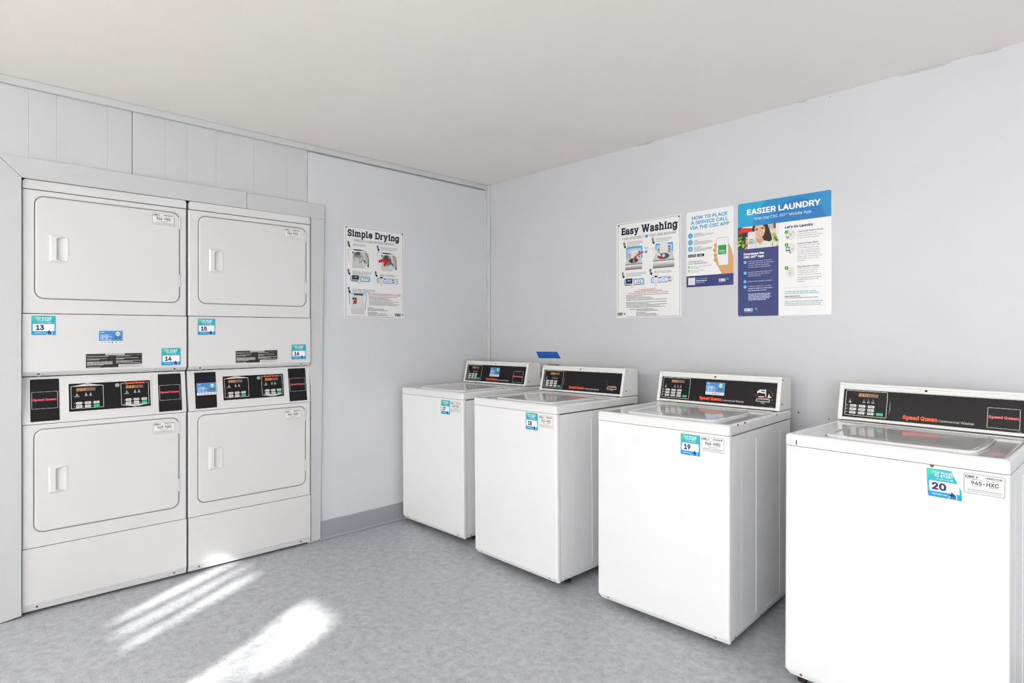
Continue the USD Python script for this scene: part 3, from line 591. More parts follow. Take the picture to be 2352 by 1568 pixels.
def make_washer(num, serial, fr, label, card, app, stick, lab, extra=None):
    t = empty('top_load_washer', pose(*fr)); tag(t, label, 'washer', 'washers in a row along the right wall')
    O, ux, uy, uz = pose(*fr)
    # cabinet: front with a folded bottom lip, two side panels pressed with a shallow field
    r = .010
    front = m3.Manifold.batch_hull([cyl((a, b, .055), (a, b, WZS - .0020), r, 16) for a in (r, WW - r) for b in (r, .022)])
    obj('front_panel', front - bx(-.1, .0025, -.1, .1, .04, .056), ENAMEL, t)
    lip = m3.Manifold.batch_hull([cyl((a, b, .050), (a, b, .0552), .0098, 16) for a in (.010, WW - .010) for b in (.0105, .022)] + [cyl((a, b, WZB), (a, b, WZB + .004), .007, 16) for a in (.021, WW - .0085) for b in (.0160, .022)])
    lp = obj('front_lip', lip, ENAMEL, t)
    for q, x in enumerate((.060, .5925)):
        obj('screw_dimple', cyl((x, .0016, .046), (x, .010, .046), .009, 16) - cyl((x, -.01, .046), (x, .0026, .046), .0062, 16), ENAMEL, lp)
        obj('screw', dome_screw(x, .046, .0026, .0052, .0026), RUST if (num == '20' and q == 0) else STEEL, lp)
    for s_, x0, x1 in ((1, WW - .022, WW - .0008), (-1, .0008, .022)):
        flat = bx(x0, x1, .030, WD - .012, .052, WZS - .006)
        Y = lambda a: trimesh.transformations.rotation_matrix
        xe = x1 if s_ > 0 else x0
        raised = cyl((xe, .279, .0715), (xe, .279, .843), .0020, 10) + cyl((xe, .561, .067), (xe, .561, .841), .0020, 10) + cyl((xe, .561, .067), (xe, .40, .062), .0016, 10) + cyl((xe, .120, .062), (xe, .120, .843), .0005, 8)
        sp = obj('side_panel', flat + raised, ENAMEL, t)
        rail = m3.Manifold.batch_hull([bx(x0, x1, .034, WD - .012, .050, .053), bx(x0 + (0 if s_ > 0 else .004), x1 - (.004 if s_ > 0 else 0), .034, WD - .012, WZB + .002, WZB + .005)])
        rl = obj('base_rail', rail, ENAMEL, t)
        if s_ > 0:
            for y, z in ((.0615, .0435), (.331, .0445)): obj('screw', cyl((WW - .004, y, z), (WW + .0005, y, z), .0042, 14), STEEL, rl)
    obj('back_panel', bx(.01, WW - .01, WD - .014, WD - .006, WZB, WZS - .004), ENAMEL, t)
    obj('inner_frame', bx(.012, WW - .012, .03, WD - .02, WZB + .02, WZS + .010), SHADOWGAP, t)
    for x in (.048, WW - .048):
        for y in ((.050 if num == '20' else .13), WD - .06):
            bot = -(O[2] + ux[2] * x + uy[2] * y) / uz[2] + .0005
            f = obj('foot', m3.Manifold.batch_hull([cyl((x, y, bot), (x, y, bot + .010), .0165, 20), cyl((x, y, bot), (x, y, bot + .014), .014, 20)]) + cyl((x, y, bot + .01), (x, y, WZB + .03), .006, 12), RUBBER, t)
    # deck with a recess for the lid
    deck = m3.Manifold.batch_hull([m3.Manifold.batch_hull([cyl((a, b, WZS), (a, b, WZT - .010), .012, 16) for a in (.0105, WW - .0105) for b in (.0105, WD - .011)])] +
                                  [m3.Manifold.sphere(.011, 16).translate([a, b, WZT - .011]) for a in (.0105, WW - .0105) for b in (.0105, WD - .011)])
    well = m3.Manifold.batch_hull([slabz(rr(.016, WW - .016, .018, .548, .03), WZT - .0002, WZT + .01), slabz(rr(.022, WW - .022, .024, .542, .028), WZT - .0035, WZT)])
    hole = slabz(lid_poly(.112, .5625, .056, .4545, .018, .045), WZT - .012, WZT + .01)
    dk = obj('deck', deck - well - hole, DECK, t)
    lp1, lp2 = lid_poly(.115, .5595, .059, .4515, .018, .043), None
    lid = m3.Manifold.batch_hull([slabz(lp1, WZT - .011, WZT + .0015), slabz(lp1.buffer(-.0025), WZT - .011, WZT + .0040), slabz(lp1.buffer(-.007), WZT - .011, WZT + .0052)])
    dish = m3.Manifold.batch_hull([slabz(lp1.buffer(-.011), WZT + .0050, WZT + .02), slabz(lp1.buffer(-.022), WZT + .0020, WZT + .02)])
    field = m3.Manifold.batch_hull([slabz(lp1.buffer(-.032), WZT + .0019, WZT + .0021), slabz(lp1.buffer(-.085), WZT + .0034, WZT + .0036)])
    obj('lid', lid - dish + field, DECK, t, smooth=20)
    if extra in ('19', '20'):
        for y, z in ((.083, .9215), (.1545, .9225), (.52, .9195)) if extra == '19' else (): obj('chip', cyl((WW - .002, y, z), (WW + .0022, y, z), .0034, 10), HOLE, dk)
        if extra == '20':
            obj('slot', bx(.0393, .0420, -.0024, .002, .8905, .9060), HOLE, dk)
            obj('catch', m3.Manifold.batch_hull([bx(.4525, .4655, -.0008, .002, .8855, .8868), bx(.456, .463, -.0012, .002, .8765, .8772)]), CATCH, t)
    # console
    prof = Polygon([(S0[1] + .001, S0[2] + .0005), yz(.0015, .0005), yz(.005, .002), yz(.0095, .002), yz(.0115, -.003), yz(.1345, -.003), yz(.1365, .002), yz(.141, .002), yz(.1445, -.0025), yz(.1500, -.0025),
                    yz(.1525, .0028), yz(.157, .0040), yz(.1615, .0020), yz(.1640, -.004), (.70, 1.0815), (.704, 1.077), (.704, .932)]).buffer(0)
    body = along_x(prof, .006, WW - .006)
    cap = Polygon([(S0[1] - .002, S0[2]), yz(.003, .003), yz(.140, .003), yz(.1500, .0005), yz(.155, .0055), yz(.162, .004), yz(.1658, -.003), (.700, 1.084), (.7065, 1.078), (.7065, .932)]).buffer(0)
    con = obj('console', body, PLASTIC, t)
    for x0, x1 in ((-.0005, .0165), (WW - .0165, WW + .0005)):
        obj('end_cap', m3.Manifold.batch_hull([along_x(cap, x0 + .002, x1 - .0005), along_x(cap.buffer(-.0018), x0, x1)]) if cap.convex_hull.area - cap.area < 1e-5 else along_x(cap, x0, x1), PLASTIC, con)
    obj('support', bx(.03, WW - .03, .60, .695, WZT - .0036, .9325) + bx(.12, .18, .562, .61, WZT - .0036, .9325) + bx(WW - .16, WW - .1, .562, .61, WZT - .0036, .9325), SHADOWGAP, con)
    obj('screw_hole', on(Point(.318, .1472).buffer(.0048, quad_segs=5), -.0006, .003, S0 - s_n * .0025, EX, s_t), HOLE, con)
    for x in (.155, .497): obj('screw', cyl((x, .660, 1.0838), (x, .660, 1.0868), .0042, 12), STEEL if extra == '18' and x > .3 else HOLE, con)
    obj('screw', cyl((WW - .001, .590, .962), (WW + .0014, .590, .962), .0042, 12), HOLE, con); obj('screw', cyl((WW - .001, .602, 1.075), (WW + .0014, .602, 1.075), .003, 12), HOLE, con)
    if extra == '18': obj('cap_screw', cyl((.565, .64, 1.083), (.565, .64, 1.094), .004, 12), STEEL, con)
    PO = S0 - s_n * .003
    f = obj('control_panel', on(rr(.0170, WW - .0205, .0135, .1335, .001), -.0010, .0, PO, EX, s_t), FASCIA, t); tag(f, 'black control panel with white keys and red lettering')
    a = Art(); q = s_n * .0011
    a.frame(.0245, .1845, .0212, .1308, .0022, '#d6d3ce', 1, .004)
    a.poly(Polygon([(.1920, .0365), (.1945, .062), (.1945, .080), (.1930, .0965), (.1965, .080), (.1968, .062)]), '#a9a6a3', 1) if extra in ('18', '20') else None
    sx = -.001
    sq_logo(a, .2440 + sx, .0265, .0145, .1195, '#e8542c', 2); a.text('Commercial Washer', .3665 + sx, .0262, .0095, '#dedddb', .1135, False, 2)
    for k, dx in enumerate((0, .0535, .0710, .0885)):
        x = .0430 + dx; a.disc(x, .0935, .0014, '#cfcecc', 2); a.rect(x - .0035, x + .0035, .0855, .0885, '#a5a4a2', 2); a.rect(x - .0055, x + .0055, .0795, .0825, '#d0cfcd', 2)
        if not k: a.rect(x - .0045, x + .0045, .0760, .0785, '#d0cfcd', 2)
    for r3 in range(3):
        z = .0600 - r3 * .0150; a.greek(.0275 - r3 * .0015, .0370 - r3 * .0015, z + .0035, .0028, '#bcbbb9', 2, r3); a.disc(.0395 - r3 * .001, z + .005, .0012, '#c9c8c6', 2)
        for c3 in (1, 2): a.disc(.0440 + c3 * .0348 - .0065 - r3 * .0008, z + .005, .0015, '#d8d6d4', 2)
        if r3 < 2: a.rect(.0265 - r3 * .001, .140 - r3 * .001, z - .0036, z - .0029, '#8d8b89', 1)
    a.disc(.1415, .0355, .0015, '#d8d6d4', 2)
    if card == 'frame':
        a.frame(.5160, .6120, .0225, .1000, .0018, '#cccac8', 1, .003); sq_logo(a, .5195, .0600, .0095, .0890, '#df5a5e', 2)
    else:
        a.rect(.5370, .6020, .0385, .0530, '#dddbd8', 2, .002); a.rect(.5400, .5990, .0415, .0500, '#0e0d0d', 3, .001); a.rect(.5620, .5790, .0305, .0360, '#bdbbb8', 2, .001); a.rect(.5640, .5770, .0318, .0342, '#2a292b', 3)
        a.rect(.5470, .6000, .0550, .0585, '#d95a2e', 2, .0015)
        if card == 'hand':                                     # a hand pushing a card into the slot
            a.pts([(.5385, .0880), (.5520, .0985), (.5750, .0985), (.5830, .0920), (.5760, .0895), (.5640, .0930), (.5550, .0900), (.5660, .0870), (.5790, .0865), (.5800, .0800), (.5620, .0800), (.5480, .0830), (.5410, .0770), (.5385, .0800)], '#dcdad7', 2)
            a.pts([(.5770, .1020), (.5800, .1020), (.5830, .0620), (.5790, .0620)], '#dcdad7', 2); a.pts([(.5900, .0610), (.5960, .0820), (.6000, .0700), (.6030, .0640), (.6070, .0680), (.6080, .0600)], '#dcdad7', 2)
            a.pts([(.5440, .0610), (.5470, .0660), (.5720, .0660), (.5740, .0610)], '#cfcdca', 2)
            for x, z, w in ((.532, .070, .008), (.533, .045, .006), (.6080, .0820, .006), (.6120, .0720, .006), (.6110, .0500, .007), (.5950, .0950, .003), (.6040, .0890, .003)): a.line([(x, z), (x + w * .9, z + (.003 if x > .59 else -.002))], .0012, '#c9c7c4', 2)
        else:
            for p in ([(.5330, .0760), (.5350, .0680), (.5330, .0600)], [(.5290, .0480), (.5380, .0330), (.5560, .0300)], [(.5560, .0360), (.5720, .0300), (.5800, .0340)], [(.5230, .078), (.5260, .0900)], [(.4850, .0850), (.4890, .0850)], [(.4900, .0620), (.4915, .0600)]): a.line(p, .0022, '#5c5b5b', 1)
    a.greek(.604, .618, .0165, .0012, '#a8a6a5', 2, 5)
    tag(a.build('panel_print', f, PO + q, EX, s_t), kind='stuff')
    kp = Art()
    for r3 in range(3):
        for c3 in range(3):
            kx, kz = .0440 + c3 * .0348 - r3 * .0008, .0590 - r3 * .0150
            obj('key', on(rr(kx, kx + .0247, kz, kz + .0106, .0016), -.0024, -.0005, PO, EX, s_t, .0004), KEYW, f)
            kp.rect(kx + .004, kx + .0068, kz + .003, kz + .0078, '#55524f', 1); kp.greek(kx + .0085, kx + .0215, kz + .0036, .0034, '#b3585a' if (extra == '18' and r3 == 1 and c3 == 2) else '#7f7c79', 1, r3 * 3 + c3)
    tag(kp.build('key_print', f, PO + s_n * .0025, EX, s_t), kind='stuff')
    tag(obj('key', on(rr(.1465, .1715, .0290, .0405, .0016), -.0024, -.0005, PO, EX, s_t, .0004), KEYG, f), 'green start key')
    display(f, PO + s_n * .0010, EX, s_t, .0740, .1500, .1045, .1200, extra != '17')
    if app: app_sticker(.1005, .0655).build('app_sticker', t, PO + EX * .2735 + s_t * .0535 + s_n * .0013, EX, s_t)
    sx0, sz0 = stick
    tl = math.radians(2.8 if num == '20' else 0)
    clip = Polygon([(0, 0), (.0885, 0), (.0885, .030), (.0645, .0885), (0, .0885)]) if num == '20' else None
    tag(tap_sticker(num, clip).build('number_sticker', t, (sx0, -.0004, sz0), (math.cos(tl), 0, -math.sin(tl * .3)), (-math.sin(tl), 0, math.cos(tl))), f'{"torn " if clip is not None else ""}blue sticker with the number {num}')
    tag(rating_label(serial, num == '20').build('rating_label', t, (lab[0], -.0004, lab[1])), f'white label reading {serial}-HXC')
    return t
make_washer('17', '948', (.0570, -.8255, .0164, -.009, .002), 'white top-load washer with sticker 17, farthest back in the corner', 'frame', True, (.4368, .7842), (.5300, .8075), '17')
make_washer('18', '947', (.8830, -.8757, -.0104, -.0104, .001), 'white top-load washer with sticker 18, below the blue tape on the wall', 'slot', False, (.4334, .7895), (.5288, .8110), '18')
make_washer('19', '946', (1.7474, -.8325, .0397, .0016, .002), 'white top-load washer with sticker 19 and a hand-and-card picture on its console', 'hand', True, (.4364, .7838), (.5287, .8105), '19')
make_washer('20', '945', (2.6270, -.8345, -.0150, .0008, -.010), 'nearest white top-load washer with a torn sticker 20, at the right edge', 'frame', False, (.4490, .7850), (.5404, .8128), '20')

# ------------------------------------------------------------------ signs on the walls
LWF = lambda y, z: ((.0042, y, z), (0, 1, 0), (-1, 0, 0), (0, 0, 1))      # on the left wall
RWF = lambda x, z: ((x, -.0002, z), (1, 0, 0), (0, 1, 0), (0, 0, 1))      # on the right wall
def mix(a, b, t):
    p = [[int(c[i:i + 2], 16) for i in (1, 3, 5)] for c in (a, b)]
    return '#' + ''.join(f'{int(round(x + (y - x) * t)):02x}' for x, y in zip(*p))
def sign(name, frame, w, h, r, label, screws=()):
    t = empty(name, frame); tag(t, label, 'sign')
    b = obj('board', plate(rr(0, w, 0, h, r), -.0022, 0, .0006), BOARD, t)
    for x, z in screws: obj('screw', dome_screw(x, z, -.0022, .0042, .0022), RUBBER, t)
    return t
def put(a, name, t, label=None):
    m = a.build(name, t, (0, -.0022, 0), step=.00012); tag(m, label, kind='stuff' if name in ('fine_print', 'instructions', 'download_steps', 'laundry_steps', 'warning_lines') else None); return m
INKB = '#17182b'
def step_arrow(a, x, z, n, s=1.0):
    """A tilted numbered arrow; x, z its upper left corner."""
    R = lambda u, v: (x + (u + .26 * v) * s, z - (v - .22 * u) * s)
    a.pts([R(0, 0), R(.0125, 0), R(.0125, .0075), R(0, .0075)], '#6f6e70', 3)
    a.pts([R(0, .0075), R(.0125, .0075), R(.0125, .027), R(.0165, .027), R(.0068, .041), R(-.0030, .027), R(0, .027)], INKB, 3)
    v, f = text_tris(n, True); a.tris(np.array([R(.0032 + p[0] * .0120, .0235 - p[1] * .0125) for p in v]), f, '#e4e2df', 4)
def dryer_picture(a, x, z, w, clothes):
    """An open dryer drawn with its drum, door and, if wanted, clothes."""
    h = w * 1.18
    a.line([(x - .024, z + h * .30), (x - .031, z + h * 1.10), (x + w * .15, z + h * 1.10)], .0030, '#8fb2da', 2); a.line([(x + w * .8, z + h * 1.08), (x + w * 1.12, z + h * 1.06), (x + w * 1.17, z + h * .92)], .0040, '#7fa6d2', 2)
    a.pts([(x, z), (x + w, z), (x + w * 1.0, z + h), (x, z + h)], '#d3d3d0', 3); a.pts([(x, z), (x + w, z), (x + w, z + h * .36), (x, z + h * .36)], '#cbcbc8', 4); a.rect(x - .002, x + w, z - .0016, z, '#8e8d8a', 4)
    a.rect(x + w * .12, x + w * .88, z + h * 1.06, z + h * 1.13, '#232324', 4); a.rect(x + w * .72, x + w * .86, z + h * 1.07, z + h * 1.12, '#8d8d8c', 5)
    a.pts([(x, z + h * .96), (x + w * .12, z + h * .96), (x + w * .02, z + h * .82), (x, z + h * .84)], '#1f1f20', 5)
    cx, cz, r = x + w * .48, z + h * .64, w * .42
    a.disc(cx, cz, r, '#4c4b4a', 5); a.disc(cx, cz, r * .93, '#b9b8b4', 6)
    for k, c in enumerate(('#3a3938', '#5d5c5a', '#7d7c79', '#9d9c98')): a.poly(Point(cx, cz).buffer(r * .9).intersection(sbox(cx - r * .8, cz + r * (.70 - .30 * k), cx + r * .35, cz + r * (1.0 - .30 * k))), c, 7)
    a.poly(Point(cx, cz).buffer(r * .9).intersection(sbox(cx - r * .6, cz - r, cx - r * .05, cz - r * .1)), '#c9c7c3', 7)
    a.disc(cx + r * .45, cz + r * .15, r * .28, '#a3a29e', 8, r * .22); a.disc(cx + r * .42, cz + r * .22, r * .13, '#1f1e1e', 9, r * .07)
    a.pts([(x + w, z + h * .97), (x + w * 1.38, z + h * .97), (x + w * 1.36, z + h * .15), (x + w * 1.05, z + h * .5)], '#cfcdc9', 3)
    a.pts([(x + w, z + h * .97), (x + w * 1.18, z + h * .93), (x + w * 1.31, z + h * .62), (x + w * 1.30, z + h * .1), (x + w * 1.10, z + h * .42), (x + w * 1.02, z + h * .6)], '#b3b1ad', 5)
    a.line([(x + w, z + h * .97), (x + w * 1.18, z + h * .90), (x + w * 1.32, z + h * .60), (x + w * 1.34, z + h * .1)], .0042, '#3b3a39', 6)
    a.pts([(x + w * 1.34, z + h * .04), (x + w * 1.20, z + h * .16), (x + w * 1.28, z + h * .24), (x + w * 1.36, z + h * .30)], '#333231', 7)
    a.pts([(x + w * .88, z + h * .44), (x + w * .96, z + h * .52), (x + w * 1.18, z + h * .33), (x + w * 1.10, z + h * .22)], '#4d4c4b', 8); a.pts([(x + w * 1.00, z + h * .36), (x + w * 1.06, z + h * .42), (x + w * 1.18, z + h * .30), (x + w * 1.10, z + h * .22)], '#86b0cf', 9); a.line([(x + w * 1.0, z + h * .12), (x + w * 1.12, z + h * .25)], .0028, '#6f9ed0', 8)
    if clothes:
        a.disc(cx, cz, r * .72, '#2f4a43', 8); a.disc(cx + r * .32, cz - r * .52, r * .36, '#4f9a34', 10); a.disc(cx + r * .75, cz - r * .40, r * .30, '#3d68b8', 10); a.disc(cx + r * .55, cz + r * .02, r * .40, '#c11a2e', 11, r * .34)
        a.poly(LineString([(cx - r * 1.45, cz - r * .25), (cx - r * .75, cz - r * .02), (cx - r * .10, cz - r * .22), (cx - r * .45, cz - r * .85)]).buffer(r * .26), '#c4142c', 12)
    else: a.pts([(cx - r * .95, cz - r * 1.35), (cx - r * .45, cz - r * .35), (cx - r * .05, cz - r * .35), (cx + r * .1, cz - r * 1.1), (cx - r * .3, cz - r * 1.6)], '#cfcdc9', 9)
def step_text(a, x, z, w, n, seed, bold=None):
    for k in range(n):
        zz = z - k * .0085
        if bold and k < len(bold):
            L = .0038 * len(bold[k]); a.text(bold[k], x, zz, .0044, '#43423f', L, True, 3); a.greek(x + L + .003, x + w, zz, .0030, '#8a8985', 3, seed + k)
        else: a.greek(x, x + w * .8, zz, .0030, '#8f8e8a', 3, seed + k)
def choose_picture(a, x, z, w, h, six):
    """A keypad and a row of buttons inside a rounded blue loop."""
    a.poly(rr(x, x + w, z, z + h, .009), '#5d93cc' if not six else '#3a8ac4', 2); a.poly(rr(x + .004, x + w - .004, z + .004, z + h - .004, .006), '#a9c8e6', 3)
    a.rect(x + .012, x + .060, z - .001, z + h + .004, '#262425', 4); a.pts([(x + .020, z + h * .75), (x + .036, z + h * .95), (x + .052, z + h * .75), (x + .036, z + h * .60)], '#8d8b8c', 5)
    for q in range(3): a.rect(x + .016 + q * .013, x + .025 + q * .013, z + .003, z + .012, '#e2e0dc', 5)
    a.rect(x + .080, x + w - .014, z + .006, z + h - .006, '#eceae6', 4); a.frame(x + .078, x + w - .012, z + .004, z + h - .004, .0016, '#4a6f9c', 5, .002)
    for row in range(2 if six else 1):
        for q in range(3): a.rect(x + .092 + q * .013, x + .098 + q * .013, z + h * (.55 if row == 0 else .25), z + h * (.55 if row == 0 else .25) + .0055, '#242324', 6)
    a.rect(x + .090, x + .126, z + h * .40, z + h * .43, '#77756f', 6)
    a.pts([(x + .058, z + .014), (x + .066, z + .016), (x + .080, z - .012), (x + .052, z - .016), (x + .050, z - .004)], '#dcd3d2', 7)
def pay_picture(a, x, z, w, h):
    a.poly(rr(x, x + w, z, z + h, .010), '#5d93cc', 2); a.poly(rr(x + .004, x + w - .004, z + .004, z + h - .004, .007), '#b3cfe8', 3)
    a.rect(x + .020, x + .047, z - .002, z + h + .014, '#e9e6e2', 4); a.frame(x + .020, x + .047, z + .001, z + h + .014, .0012, '#a58d80', 5, .001); a.rect(x + .0235, x + .0435, z + h - .002, z + h + .007, '#1d1c1d', 6); a.pts([(x + .030, z + h - .004), (x + .038, z + h - .004), (x + .039, z - .020), (x + .029, z - .020)], '#d2c9c6', 7)
    a.pts([(x + .058, z + .004), (x + .060, z + h - .004), (x + .084, z + h - .002), (x + .088, z + .012), (x + .070, z + .004)], '#e3e4e8', 4); a.line([(x + .060, z + h * .80), (x + .068, z + h * .86)], .005, '#2a2a2c', 6); a.line([(x + .062, z + .006), (x + .084, z + .020)], .003, '#4377b4', 6); a.disc(x + .079, z + h * .66, .008, '#cfc8c6', 6)
    a.disc(x + .130, z + h * .50, h * .50, '#e9e8ea', 5, .026); a.disc(x + .130, z + h * .52, h * .30, '#c9c3c2', 7, .018); a.line([(x + .116, z + h * .72), (x + .132, z + h * .84)], .0055, '#4c4a4a', 8); a.line([(x + .118, z + h * .26), (x + .136, z + h * .18)], .0045, '#3c3b3b', 8); a.pts([(x + .128, z + h * .6), (x + .142, z + h * .8), (x + .160, z + h * .62), (x + .148, z + h * .44)], '#d9cfcd', 9)
def csc_logo(a, x, z, w, col, h=None, italic=True, flag=True, dark=True):
    h = h or w * .30; v, f = text_tris('CSC', True); g = unary_union([Polygon(v[k]).buffer(0) for k in f]).buffer(.06); L = g.bounds[2] - g.bounds[0]
    a.poly(affinity.affine_transform(g, [w / L, .2 * h if italic else 0, 0, h, x - g.bounds[0] * w / L, z]), col, 4)
    if flag: logo_flag(a, x + w * 1.12, z - h * .05, h * 1.0, 4, dark)
def red_warning(a, x0, x1, z, lines):
    for k, (t, wd, hh) in enumerate(lines): a.text(t, (x0 + x1) / 2, z - k * .0097, hh, '#b3262e', wd, True, 3, 'c')

# the drying sign on the left wall
t = sign('drying_sign', LWF(-1.2395, 1.4025), .4565, .5995, .010, 'white metal sign headed Simple Drying on the left wall', ((.0145, .5870), (.4415, .5870)))
a = Art(); a.line([(.3730, .0065), (.0125, .0065), (.0105, .593), (.4460, .593), (.4480, .048)], .0016, '#3a3938', 2); put(a, 'border', t)
a = Art(); a.serif('Simple', .0240, .5330, .0405, INKB, .1830, 3, .03, .02); a.serif('Drying', .2260, .5330, .0405, INKB, .1950, 3, .03, .02); put(a, 'title', t, 'black serif title Simple Drying')
a = Art(); a.text('SINGLE-LOAD/STACK DRYERS', .0700, .5005, .0150, '#2b2a2d', .3040, False, 3); put(a, 'subtitle', t)
a = Art(); step_arrow(a, .0215, .4960, '1'); dryer_picture(a, .0590, .3300, .0890, False); put(a, 'illustration', t, 'drawing of an open empty dryer')
a = Art(); step_arrow(a, .2390, .4890, '2'); dryer_picture(a, .2750, .3270, .0890, True); put(a, 'illustration', t, 'drawing of a dryer filled with clothes')
a = Art(); step_arrow(a, .0225, .3150, '3'); choose_picture(a, .0450, .2390, .1440, .0350, False); put(a, 'illustration', t, 'drawing of keypad and buttons')
a = Art(); step_arrow(a, .2235, .3140, '4'); pay_picture(a, .2420, .2360, .1640, .0360); put(a, 'illustration', t, 'drawing of card and coin payment')
a = Art(); step_arrow(a, .0240, .1970, '5'); a.line([(.0420, .086), (.0340, .1600), (.1590, .1600), (.1600, .1450), (.1530, .054)], .0050, '#6d9bce', 2); a.pts([(.0500, .026), (.1450, .026), (.1450, .150), (.0560, .150)], '#d6d6d3', 3)
a.rect(.0700, .1370, .1480, .1570, '#242425', 4); a.pts([(.0590, .1310), (.0890, .1310), (.0890, .088), (.0600, .088)], '#e4e2df', 4); a.pts([(.0590, .1310), (.0890, .1310), (.0890, .112), (.0720, .122), (.0600, .112)], '#3c3b3a', 5); a.disc(.0780, .1030, .0135, '#bb1c2c', 6); a.disc(.0680, .0930, .006, '#3a69ae', 7); a.rect(.0500, .1450, .0250, .0620, '#cecdca', 4); a.rect(.052, .143, .0238, .0254, '#9b9a96', 5); a.pts([(.062, .082), (.100, .080), (.106, .070), (.080, .062), (.062, .066)], '#ddd5d2', 6); put(a, 'illustration', t, 'drawing of a dryer being started')
a = Art(); step_text(a, .0620, .4810, .0950, 2, 1, ('CLEAN', 'LIMPIE')); step_text(a, .2680, .4800, .1340, 3, 7, ('LOAD', 'COLOQUE')); step_text(a, .0590, .3000, .1390, 3, 12, ('SELECT', 'SELECCIONE')); step_text(a, .2660, .2940, .1130, 2, 18, ('INSERT', 'INTRODUZCA')); step_text(a, .0580, .1840, .1670, 3, 22, ('START', 'PRESIONE'))
for k, ln in enumerate((.92, .60, .66, .74, .95, .78, .98, .90)): a.greek(.1810, .4230, .1415 - k * .0077 - (.002 if k > 3 else 0), .0031, '#7f7e7a', 3, 50 + k, ln)
for k, ln in enumerate((.26, .80, .98, .46, .90, 1.0)): a.greek(.1720, .3280, .0660 - k * .0090 - (.004 if k > 2 else 0), .0040, '#7a7975', 3, 70 + k, ln)
put(a, 'fine_print', t)
a = Art(); a.text('FOR YOUR SAFETY PLEASE AVOID THE FOLLOWING', .1760, .1600, .0056, '#b03038', .2520, True, 3); a.text('POR SU PROPIA SEGURIDAD, POR FAVOR EVITE LO SIGUIENTE', .1760, .1520, .0050, '#b03038', .2580, True, 3); put(a, 'warning_lines', t, 'red warning lines')
a = Art(); csc_logo(a, .3815, .0165, .0480, '#22211f', .0150); a.greek(.384, .436, .0105, .0016, '#9a9996', 3, 80); put(a, 'logo', t, 'black company letters with a small green mark')

# the washing sign on the right wall
t = sign('washing_sign', RWF(1.2545, 1.3965), .4590, .6010, .010, 'white metal sign headed Easy Washing, leftmost on the right wall', ((.0180, .5865), (.4440, .5880)))
a = Art(); a.line([(.0780, .0060), (.4495, .0065), (.4515, .5940), (.0130, .5940), (.0100, .0400)], .0018, '#4b4240', 2); put(a, 'border', t)
a = Art(); a.serif('Easy', .0360, .5270, .0400, '#15152a', .1340, 3, .03, .02); a.serif('Washing', .1860, .5270, .0430, '#15152a', .2530, 3, .03, .02); put(a, 'title', t, 'black serif title Easy Washing')
a = Art(); a.text('HIGH-EFFICIENCY', .0480, .4920, .0150, '#2b2a2c', .1590, False, 3); a.text('TOP LOAD WASHER', .2410, .4920, .0150, '#2b2a2c', .1830, False, 3); a.disc(.2240, .4990, .0105, '#5d97bd', 3); a.disc(.2210, .5010, .0050, '#2c5f86', 4); a.disc(.2280, .4955, .0042, '#9cc4dc', 4); put(a, 'subtitle', t)
def washer_picture(a, x0, x1, z0, z1, zt, lid, halo, clothes):
    hx0, hx1, hz0, hz1 = halo; a.poly(rr(hx0, hx1, hz0, hz1, .007), '#3d8cc6', 2); a.poly(rr(hx0 + .006, hx1 - .006, hz0 - .004, hz1 - .009, .005), '#a9cbe8', 3)
    cx = (x0 + x1) / 2; d = (x1 - x0) * .16
    for k in range(7): a.rect(x0 + .001, x1 - .001, z0 + (z1 - z0) * (1 - (k + 1) / 7), z0 + (z1 - z0) * (1 - k / 7), mix('#e6e4e0', '#6f6d6a', (k / 6) ** 1.5), 4)
    a.pts([(x0, z1), (x1, z1), (x1 - d * .55, zt), (x0 + d * .95, zt)], '#c5c3bf', 5); a.rect(x0, x1, z1 - .004, z1, '#5b5855', 6); a.rect(x0 + .002, x1 - .002, z1 - .0085, z1 - .006, '#ecebe8', 6); a.line([(x0 + .004, z1 + .003), (x1 - .004, z1 + .003)], .002, '#8f8c88', 6)
    lx0, lx1, lz1 = lid; a.rect(lx0, lx1, zt - .004, lz1, '#dddbd7', 6); a.frame(lx0, lx1, zt - .004, lz1, .0013, '#b4b1ac', 7, .002); a.rect(lx0 - .013, lx0 - .003, zt - .002, zt + .022, '#4a4744', 6); a.rect(lx0 - .011, lx0 - .006, zt + .001, zt + .016, '#c6c3bf', 7); a.rect(lx1 + .003, lx1 + .016, zt - .002, zt + .034, '#5b5754', 6); a.rect(lx1 + .006, lx1 + .0135, zt + .004, zt + .010, '#dfdcd8', 7); a.rect(lx1 + .006, lx1 + .0135, zt + .018, zt + .024, '#dfdcd8', 7)
    zc = (z1 + zt) / 2; rx = (x1 - x0) * .26; rz = (zt - z1) * .34
    a.disc(cx, zc, rz * 1.15, '#8f8d89', 7, rx * 1.12)
    if clothes: a.disc(cx, zc, rz, '#2b4f5b', 8, rx); a.disc(cx - rx * .5, zc - rz * .1, rz * .75, '#b01c2e', 9, rx * .45); a.disc(cx + rx * .05, zc + rz * .2, rz * .6, '#c3cbd2', 10, rx * .28); a.disc(cx - rx * .62, zc + rz * .4, rz * .3, '#d9d3d0', 10, rx * .2)
    else: a.disc(cx, zc, rz, '#595653', 8, rx); a.disc(cx - rx * .45, zc, rz * .8, '#2c2a2a', 9, rx * .42); a.disc(cx + rx * .5, zc + rz * .1, rz * .7, '#33302f', 9, rx * .34); a.disc(cx + rx * .05, zc - rz * .2, rz * .5, '#a5a19d', 9, rx * .2)
a = Art(); step_arrow(a, .0510, .4770, '1'); washer_picture(a, .0660, .1930, .3015, .3360, .3780, (.1085, .1620, .4250), (.0760, .1930, .3660, .4440), False)
